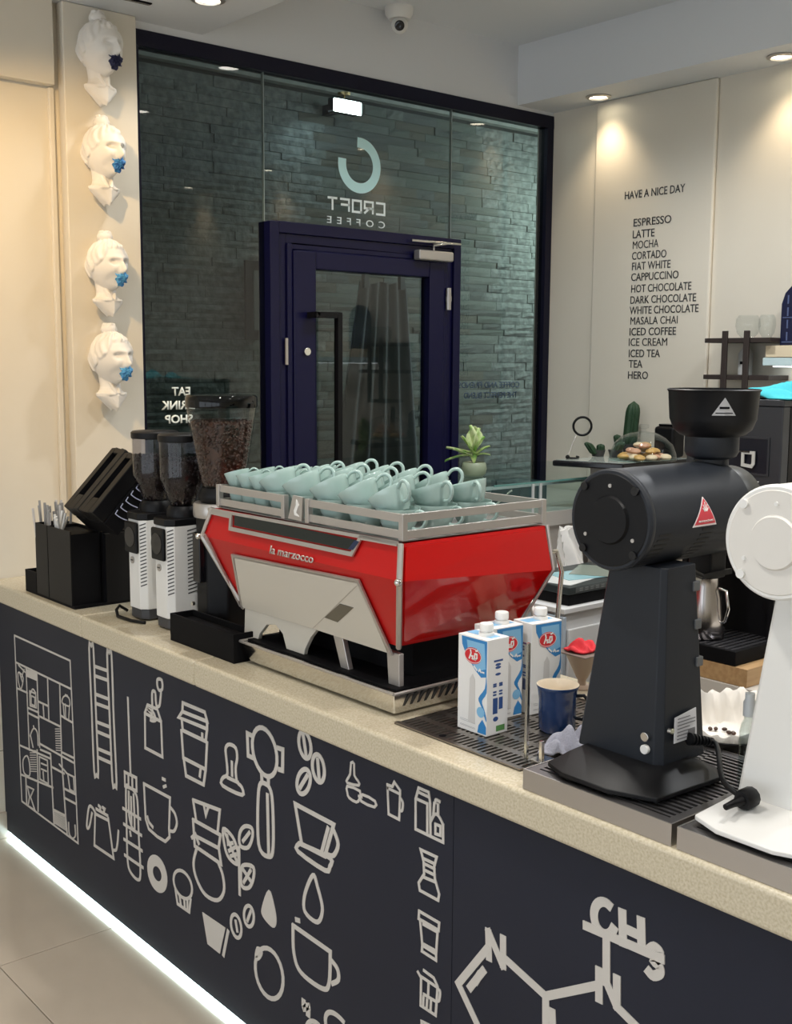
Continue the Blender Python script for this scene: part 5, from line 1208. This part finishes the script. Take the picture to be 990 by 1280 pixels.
MB().lathe([(.0005, 0), (.145, 0), (.150, .005), (.145, .008), (.0005, .006)], 48).build('plate', caseg, g, smooth=40)
MB().lathe([(.146, .008), (.143, .030), (.128, .070), (.098, .100), (.055, .120), (.012, .127), (.012, .124), (.053, .117), (.096, .097), (.125, .068), (.140, .029), (.143, .008)], 56).build('dome', clear, g, smooth=60)
MB().lathe([(.010, .127), (.010, .137), (.022, .140), (.024, .152), (.020, .156), (.0005, .156)], 24).build('knob', clear, g, smooth=50)
rk = random.Random(6)
pc = [mat('pastry_gold', (0.62, 0.38, 0.12), 0.45, bump=.3, bscale=90), mat('pastry_cream', (0.75, 0.62, 0.42), 0.5), mat('pastry_rose', (0.60, 0.34, 0.22), 0.5)]
for i in range(22):
    lay = 0 if i < 13 else 1 if i < 19 else 2; a, r_ = i*2.4, .030+.080*math.sqrt((i % 13)/13)
    if lay: r_ = (.050, .022)[lay-1]
    o_ = MB().lathe([(.0005, 0), (.020, 0), (.026, .008), (.022, .016), (.010, .021), (.0005, .022)], 14).build('pastry', pc[i % 3], smooth=60)
    o_.location = (ctr.x+r_*math.cos(a), ctr.y+r_*math.sin(a), TT+.0085+.0235*lay); o_.rotation_euler = (R(rk.uniform(-8, 8)), R(rk.uniform(-8, 8)), a)
    tag(o_, 'small %s pastry in the pile under the glass dome' % ('golden', 'cream', 'rosy brown')[i % 3], 'pastry', 'pastries under the glass dome')
q = on_t(716, 573); q.y = min(q.y, 3.86)
g = thing('ring_ornament', 'small black ring on a thin slanted wire stand', 'ornament', (q.x, q.y, TT))
MB().tube([(-.03, 0, .004), (.0, -.02, .002), (.04, .0, .004), (.06, .03, .004)], .004, 8).ball((-.035, 0, .008), .010, 10, 6).build('wire_foot', blk, g, smooth=80)
MB().tube([(-.035, 0, .008), (.0, 0, .075), (.018, 0, .10)], .0025, 8).build('stem', satin, g, smooth=80)
rc_ = Vector((.045, -.012, .142)); U_ = Vector((math.cos(YAW), -math.sin(YAW), 0))
MB().tube([rc_+.040*(math.cos(2*PI*k/32)*U_+math.sin(2*PI*k/32)*Vector((0, 0, 1))) for k in range(32)], .0055, 8, True).build('ring', blk, g, smooth=80)
# cacti
cg_ = mat('cactus_green', (0.012, 0.045, 0.016), 0.6, bump=.3, bscale=120); clay = mat('dark_pot', (0.04, 0.04, 0.04), 0.5)
def cactus(px, py, arms, label, pot_h=.05):
    q = on_t(px, py)+(Vector((.11, .14, 0)) if pot_h > .04 else Vector((.02, .02, 0))); q.x = min(q.x, XW-.09)
    g = thing('potted_cactus', label, 'cactus', (q.x, q.y, TT))
    MB().lathe([(.0005, 0), (.026, 0), (.034, pot_h), (.030, pot_h), (.0005, pot_h-.006)], 20).build('pot', clay, g, smooth=40)
    for (dx, dy, z0_, z1_, r_, lean) in arms:
        n = 40; rings = []
        for k in range(13):
            f = k/12; rr_ = r_*(math.sin(PI*min(1, (f*.80+.12)))**.5 if f < 1 else .05)
            rr_ = r_*min(1, (f*6+.5))*math.sqrt(max(.002, 1-max(0, (f-.72)/.28)**2))
            rings.append([(dx+lean*f+rr_*(1+.13*math.cos(8*2*PI*i/n))*math.cos(2*PI*i/n), dy-lean*f*.8+rr_*(1+.13*math.cos(8*2*PI*i/n))*math.sin(2*PI*i/n), z0_+(z1_-z0_)*f) for i in range(n)])
        MB().loft(rings, True).build('stem', cg_, g, smooth=70)
    return g
cactus(798, 571, [(0, 0, .04, .245, .030, .012), (-.035, .03, .03, .09, .018, -.01)], 'tall dark green columnar cactus behind the glass dome', .045)
cactus(748, 571, [(-.02, 0, .01, .066, .018, -.030), (.018, 0, .01, .056, .017, .0)], 'low dark green cactus with stubby lobes on the slab', .03)
cactus(770, 571, [(0, 0, .01, .068, .020, .022)], 'single short cactus lobe just left of the glass dome', .03)
q = at(836, 563, 0, 4.27)
g = thing('black_canister', 'rounded black canister behind the glass dome', 'canister', (4.27, q.y, TT))
MB().box(-.045, -.055, 0, .045, .055, .14).build('canister_body', blk, g, bevel=.015); MB().box(-.03, -.04, .1405, .03, .04, .15).build('lid', blkg, g, bevel=.004)
# plant on the case
q = at(591, 594, 2, 1.2508); PLX, PLY = 3.50, 3.60
g = thing('potted_plant', 'small leafy plant in a pale green pot behind the cups', 'plant', (PLX, PLY, 1.2508))
MB().lathe([(.0005, 0), (.040, 0), (.052, .012), (.056, .035), (.052, .058), (.048, .062), (.044, .058), (.0005, .052)], 32).build('pot', mat('celadon_pot', (0.30, 0.36, 0.25), 0.3), g, smooth=50)
MB().lathe([(.0005, .053), (.045, .056), (.0005, .058)], 20).build('soil', mat('soil', (0.06, 0.04, 0.03), 0.9), g)
lm = mat('leaf_green', (0.20, 0.42, 0.08), 0.4, noise=(40, (0.60, 0.72, 0.30), 0.42, 0.58)); lm2 = mat('leaf_pale', (0.66, 0.76, 0.40), 0.4, noise=(40, (0.30, 0.52, 0.14), 0.36, 0.52))
def leaf(base, direction, L, W, droop, m, parent):
    d = Vector(direction).normalized(); side = d.cross(Vector((0, 0, 1)))
    side = side.normalized() if side.length > .05 else Vector((1, 0, 0)); up_ = side.cross(d).normalized(); vs = []; n = 8
    for k in range(n+1):
        f = k/n; w = W*math.sin(PI*min(1, f*.93+.05))**.8*(1-.25*f); c = Vector(base)+d*L*f-Vector((0, 0, 1))*droop*f*f*L
        for s_ in (-1, -.5, 0, .5, 1): vs.append(c+side*w/2*s_+up_*(abs(s_)*W*.16))
    fs = [(5*k+i, 5*k+i+1, 5*k+6+i, 5*k+5+i) for k in range(n) for i in range(4)]
    o_ = MB().add(vs, fs).build('leaf', m, parent, smooth=180); so = o_.modifiers.new('s', 'SOLIDIFY'); so.thickness = .0012; return o_
U3 = Vector((math.cos(YAW), -math.sin(YAW), 0)); Z3 = Vector((0, 0, 1)); F3 = Vector((math.sin(YAW), math.cos(YAW), 0))
stm = MB()
for (a, b, z, L, W, dr, m_, fz) in tuple((a, b, z, L*.95, W*1.45, dr, m_, fz) for (a, b, z, L, W, dr, m_, fz) in ((-.035, .06, .10, .12, .045, .15, lm, .1), (-.02, .10, .16, .13, .055, .1, lm2, -.2), (.0, .11, .185, .10, .060, .0, lm2, .2), (-.10, .05, .075, .10, .034, .1, lm2, -.2), (-.13, .0, .09, .12, .036, .25, lm, .1), (-.11, .02, .12, .12, .038, .0, lm2, .3), (.05, .09, .14, .09, .045, .1, lm, -.3), (.06, .05, .10, .09, .032, .2, lm, .2), (.03, .12, .17, .10, .055, .0, lm2, -.1), (.09, .03, .09, .07, .030, .3, lm, .3))):
    d_ = U3*a+Z3*b*1.0+F3*fz*.05; base = U3*(a*.12)+Z3*(.055+z*.38)
    leaf(base, d_, L, W, dr, m_, g); stm.tube([(0, 0, .055), tuple(base)], .0028, 6)
stm.build('stem', lm, g, smooth=70)
# white plastic bag
bgm = mat('plastic_bag', (0.80, 0.79, 0.77), 0.18)
q = at(699, 712, 2, .8824); q.y = min(q.y, 3.10)
g = thing('plastic_bag', 'crumpled glossy white plastic bag beside the red espresso machine', 'bag', (q.x, q.y, .8824))
rings = []
for k in range(12):
    f = k/11; rr_ = .066*(1-.45*f)*(1.0 if k else .85); rings.append([((rr_+.012*math.sin(5*t+4*f)+.007*math.sin(11*t+9*f))*math.cos(t)-.035*f, (rr_*.7+.010*math.sin(4*t+6*f+1))*math.sin(t), f*.19+.008*math.sin(7*t)*f) for t in [2*PI*i/40 for i in range(40)]])
MB().loft(rings, True).build('bag_body', bgm, g, smooth=50)

# ------------------------------------------------------------------ wall rack, hanging lamp box, shelf
qa = at(890, 426, 0, XW-.10); qb = at(972, 426, 0, XW-.10); qc = at(888, 471, 0, XW-.10); qv = at(917, 414, 0, XW-.10); qw = at(944, 416, 0, XW-.10); qd = at(913, 495, 0, XW-.10)
g = thing('wall_rack', 'small dark wooden lattice rack fixed to the menu wall', 'rack', (XW-.10, qv.y, qd.z))
oy, oz = qv.y, qd.z; dw = mat('dark_wenge', (0.035, 0.025, 0.022), 0.5)
for z in (qa.z-.010, qc.z-.010): MB().box(-.055, qb.y-oy, z-oz, .0995, qa.y-oy, z-oz+.020).build('shelf_board', dw, g, bevel=.002)
for y in (qv.y, qw.y): MB().box(-.066, y-oy-.013, -.10, -.0555, y-oy+.013, qv.z-oz).box(-.0555, y-oy-.013, -.10, .0995, y-oy+.013, -.082).build('upright', dw, g, bevel=.002)
# upside-down glass bowls on the rack
for px, r_, lb in ((931, .052, 'clear glass bowl on top of the dark lattice rack'), (955, .036, 'smaller clear glass at the right on the dark lattice rack')):
    q = at(px, 420, 0, XW-.11); g2 = thing('glass_bowl', lb, 'bowl', (XW-.09, q.y, qa.z+.0105))
    MB().lathe([(r_*.5, 0), (r_*.85, .02), (r_, .05), (r_*.95, .08), (r_*.75, .095), (r_*.72, .093), (r_*.92, .078), (r_*.97, .05), (r_*.82, .021), (r_*.5, .003)], 28).build('bowl_body', clear, g2, smooth=60)
q = at(931, 452, 0, XW-.08)
g2 = thing('bottle_on_rack', 'pale bottle with a small dark mark inside the lattice rack', 'bottle', (XW-.060, q.y+.01, qc.z+.0105))
MB().lathe([(.0005, 0), (.030, 0), (.031, .09), (.014, .115), (.012, .133), (.0005, .134)], 24).build('bottle_body', mat('frosted_white', (0.52, 0.52, 0.50), 0.3), g2, smooth=50)
MB().box(-.0325, -.006, .045, -.031, .006, .057).build('mark', blkm, g2)
# shelf at the right edge with lit edge and a dark pierced ornament
q0 = at(957, 432, 0, XW-.12); q1 = at(957, 457, 0, XW-.12)
g = thing('wall_shelf', 'pale wooden wall shelf with a glowing edge at the right side', 'shelf', (XW, q0.y, q1.z))
hh_ = q0.z-q1.z
MB().box(-.12, -.9, hh_*.42, -.0005, 0, hh_).build('board', mat('pale_lit_wood', (0.80, 0.68, 0.48), 0.4), g, bevel=.002)
MB().box(-.118, -.9, 0, -.0005, .012, hh_*.40).build('glass_lip', mat('pale_glass_lip', (0.62, 0.78, 0.80), 0.2), g, bevel=.002)
le = MB().box(-.09, -.88, -.006, -.03, -.02, -.0005).build('light_tube', emis('shelf_light', (0.9, 0.97, 1.0), 3), g)
qo = at(977, 432, 0, XW-.08)
g = thing('arched_ornament', 'dark blue arched ornament with pierced pattern on the shelf', 'ornament', (XW-.08, qo.y-.09, q0.z+.0008))
ar = [(0, .10, 0), (0, .10, .17), (0, .085, .215), (0, .05, .25), (0, 0, .262), (0, -.05, .25), (0, -.085, .215), (0, -.10, .17), (0, -.10, 0)]
ar = [(p[0], p[1]*1.0, p[2]) for p in ar]; db = mat('dark_blue_glaze', (0.008, 0.012, 0.045), 0.3)
MB().prism(ar, (.02, 0, 0)).build('plaque', db, g, bevel=.003)
m = MB()
for zz in (.02, .07, .12, .17):
    for yy in (-.075, -.04, -.005, .03, .065):
        m.box(-.003, yy, zz, -.0005, yy+.006, zz+.035)
m.box(-.003, -.09, .012, -.0005, .09, .016).box(-.003, -.09, .112, -.0005, .09, .116).build('raised_pattern', mat('pale_blue_relief', (0.10, 0.13, 0.25), 0.4), g)

# ------------------------------------------------------------------ plaster busts with roses
def bust_mesh():
    m = MB(); g_ = lambda x, z, cx, cz, sx, sz: math.exp(-((x-cx)/sx)**2-((z-cz)/sz)**2)
    # head: local x right, -y forward, z up; head centre at origin, half height .098
    nu, nv = 96, 64; rings = []
    for j in range(nv+1):
        ph = PI*j/nv-PI/2; row = []
        for i in range(nu):
            th = 2*PI*i/nu; dx, dy, dz = math.cos(ph)*math.cos(th), math.cos(ph)*math.sin(th), math.sin(ph)
            x, y, z = dx*.071, dy*.088, dz*.098
            if z < 0: x *= 1-.30*(-dz)**1.6; 
            if z < 0 and dy > 0: y *= 1-.35*(-dz)
            fr = max(0, -dy)
            if fr > 0:
                X_, Z_ = x, z; b = 0
                b += .019*g_(X_, Z_, 0, -.020, .0085, .014)+.012*g_(X_, Z_, 0, .002, .0065, .020)      # nose
                b += .0055*g_(X_, Z_, 0, .027, .040, .009)                                                # brow
                b -= .019*(g_(X_, Z_, .025, .012, .013, .0095)+g_(X_, Z_, -.025, .012, .013, .0095))      # sockets
                b += .010*(g_(X_, Z_, .025, .010, .0085, .005)+g_(X_, Z_, -.025, .010, .0085, .005))     # lids
                b += .003*(g_(X_, Z_, .034, -.020, .013, .014)+g_(X_, Z_, -.034, -.020, .013, .014))      # cheeks
                b += .008*g_(X_, Z_, 0, -.048, .015, .0045)+.008*g_(X_, Z_, 0, -.056, .013, .0045)-.004*g_(X_, Z_, 0, -.052, .02, .002)
                b += .011*g_(X_, Z_, 0, -.080, .016, .013)
                b -= .005*(g_(X_, Z_, .034, -.055, .014, .02)+g_(X_, Z_, -.034, -.055, .014, .02))
                y -= 1.35*b*min(1, fr*1.6)
            # swept-back hair with strands
            hl = z*1.0+(.02 if dy > 0 else 0)-(.048+.30*max(0, -dy-.35)*.05-1.0*max(0, abs(dx)-.55)*.10)
            hl = z-(.060-.100*max(0, abs(dx)-.50)*1.4-.12*max(0, dy+.15))
            if hl > 0:
                k = min(1, hl/.010); ang = math.atan2(z-.02, -(y-.02)); st = math.sin(th*17+6*math.sin(ph*2.5))*.5+math.sin(th*9+ph*5)*.5
                s = 1+k*(.085+.060*st); x *= s; y *= s; z = z*(1+k*(.05+.035*st))
            row.append((x, y, z))
        rings.append(row)
    m.loft(rings, True)
    m.ball((0, .012, .110), (.031, .031, .024), 24, 16)                         # bun on the crown
    for k in range(5):
        a = k*1.256; m.tube([(.022*math.cos(a+t*1.4)*(1-.3*t), .012+.020*math.sin(a+t*1.4)*(1-.3*t), .108+.022*math.sin(t*2.4)) for t in (0, .25, .5, .75, 1)], .008, 8)
    for s in (-1, 1):                                                            # ears
        m.ball((s*.072, .004, -.004), (.008, .014, .022), 12, 10)
    # neck and chest ending in a point
    secs = [(-.05, .020, .040, .042), (-.085, .016, .037, .038), (-.110, .014, .038, .036), (-.128, .012, .044, .036), (-.142, .008, .056, .038), (-.156, .006, .067, .038), (-.172, .004, .067, .036), (-.195, .000, .050, .032), (-.220, -.004, .030, .026), (-.240, -.006, .010, .014)]
    rr = []
    for z, y0, a, b in secs:
        z = z if z > -.085 else -.085+(z+.085)*.73
        rr.append([(a*math.cos(t), y0+b*math.sin(t)-(.006*math.exp(-((a*math.cos(t))/.012)**2) if math.sin(t) < 0 and z < -.13 else 0), z+(.010*abs(math.cos(t)) if z < -.13 else 0)) for t in [2*PI*i/32 for i in range(32)]])
    m.loft(rr, True)
    for s in (-1, 1):
        m.tube([(s*.024, -.004, -.075), (s*.016, -.020, -.103), (s*.006, -.032, -.132)], .007, 8)      # neck tendons
        m.tube([(s*.008, -.030, -.133), (s*.034, -.026, -.133), (s*.056, -.006, -.131)], .006, 8)     # collar bones
    me = m.data('bust', plaster)
    o_ = bpy.data.objects.new('tmp_bust', me); COL.objects.link(o_)
    r_ = o_.modifiers.new('r', 'REMESH'); r_.mode = 'VOXEL'; r_.voxel_size = .0021; r_.use_smooth_shade = True
    s_ = o_.modifiers.new('s', 'SMOOTH'); s_.iterations = 1; s_.factor = .5
    bpy.context.view_layer.update()
    out = bpy.data.meshes.new_from_object(o_.evaluated_get(bpy.context.evaluated_depsgraph_get())); bpy.data.objects.remove(o_)
    out.materials.clear(); out.materials.append(plaster); out.shade_smooth(); return out
def rose_mesh(m_):
    m = MB()
    m.ball((0, 0, .006), (.017, .017, .012), 16, 10)
    for k in range(17):                            # overlapping cupped petals, spiralling out
        f = k/16; a = k*2.399; tl = .25+1.25*f; rad = .003+.019*f
        c = Vector((rad*math.cos(a), rad*math.sin(a), .020-.014*f*f))
        M_ = Matrix.Translation(c) @ Matrix.Rotation(a, 4, 'Z') @ Matrix.Rotation(PI/2-tl*.75, 4, 'Y')
        q = 6; vs = []
        for jj in range(5):
            v = jj/4
            for ii in range(q+1):
                u = (ii/q-.5)*2; w = (.006+.007*f)*math.sin(PI*min(1, .25+.62*v)); vs.append((-(v-.5)*(.012+.010*f), u*w, .005*(1-u*u)*-1+.003*v*v))
        m.add(vs, [(jj*(q+1)+ii, jj*(q+1)+ii+1, (jj+1)*(q+1)+ii+1, (jj+1)*(q+1)+ii) for jj in range(4) for ii in range(q)], M_)
    return m.data('rose', m_, 180)
bme = bust_mesh()
rosey = [mat('midnight_rose', (0.010, 0.012, 0.06), 0.6), mat('blue_rose', (0.02, 0.11, 0.36), 0.6, noise=(60, (0.05, 0.25, 0.55), 0.4, 0.6)), mat('sky_rose', (0.03, 0.20, 0.50), 0.6, noise=(60, (0.12, 0.42, 0.70), 0.4, 0.6)), mat('sky_rose', (0.03, 0.20, 0.50), 0.6)]
BL = ['topmost white plaster bust on the wall, midnight-blue rose in its mouth', 'second white plaster bust from the top with a blue rose', 'third white plaster bust from the top with a bright blue rose', 'lowest white plaster bust with a bright blue rose, above the black organiser']
for k, (zt, zb) in enumerate(((2.965, 2.635), (2.612, 2.292), (2.212, 1.90), (1.885, 1.56))):
    S = (zt-zb)/.337; zc = zb+.201*S
    cxp = (1.905, 1.910, 1.912, 1.917)[k]
    t = thing('wall_bust', BL[k], 'sculpture', (cxp, YW-.055, zb), 0, None)
    o_ = bpy.data.objects.new('bust', bme); COL.objects.link(o_); o_.parent = t; o_.location = (0, -.062*S, .201*S); o_.scale = (S, S, S); o_.rotation_euler = (0, 0, R(12))
    rme = rose_mesh(rosey[k]); ro = bpy.data.objects.new('rose', rme); COL.objects.link(ro); ro.parent = t
    mv = Euler((0, 0, R(12))).to_matrix() @ Vector((0, -.078, -.050)); ro.location = Vector((0, -.062*S, .201*S))+mv*S; ro.scale = (S*1.05,)*3
    ro.rotation_euler = Euler((R(90), 0, R(12)-R(14)))
    so = ro.modifiers.new('s', 'SOLIDIFY'); so.thickness = .001
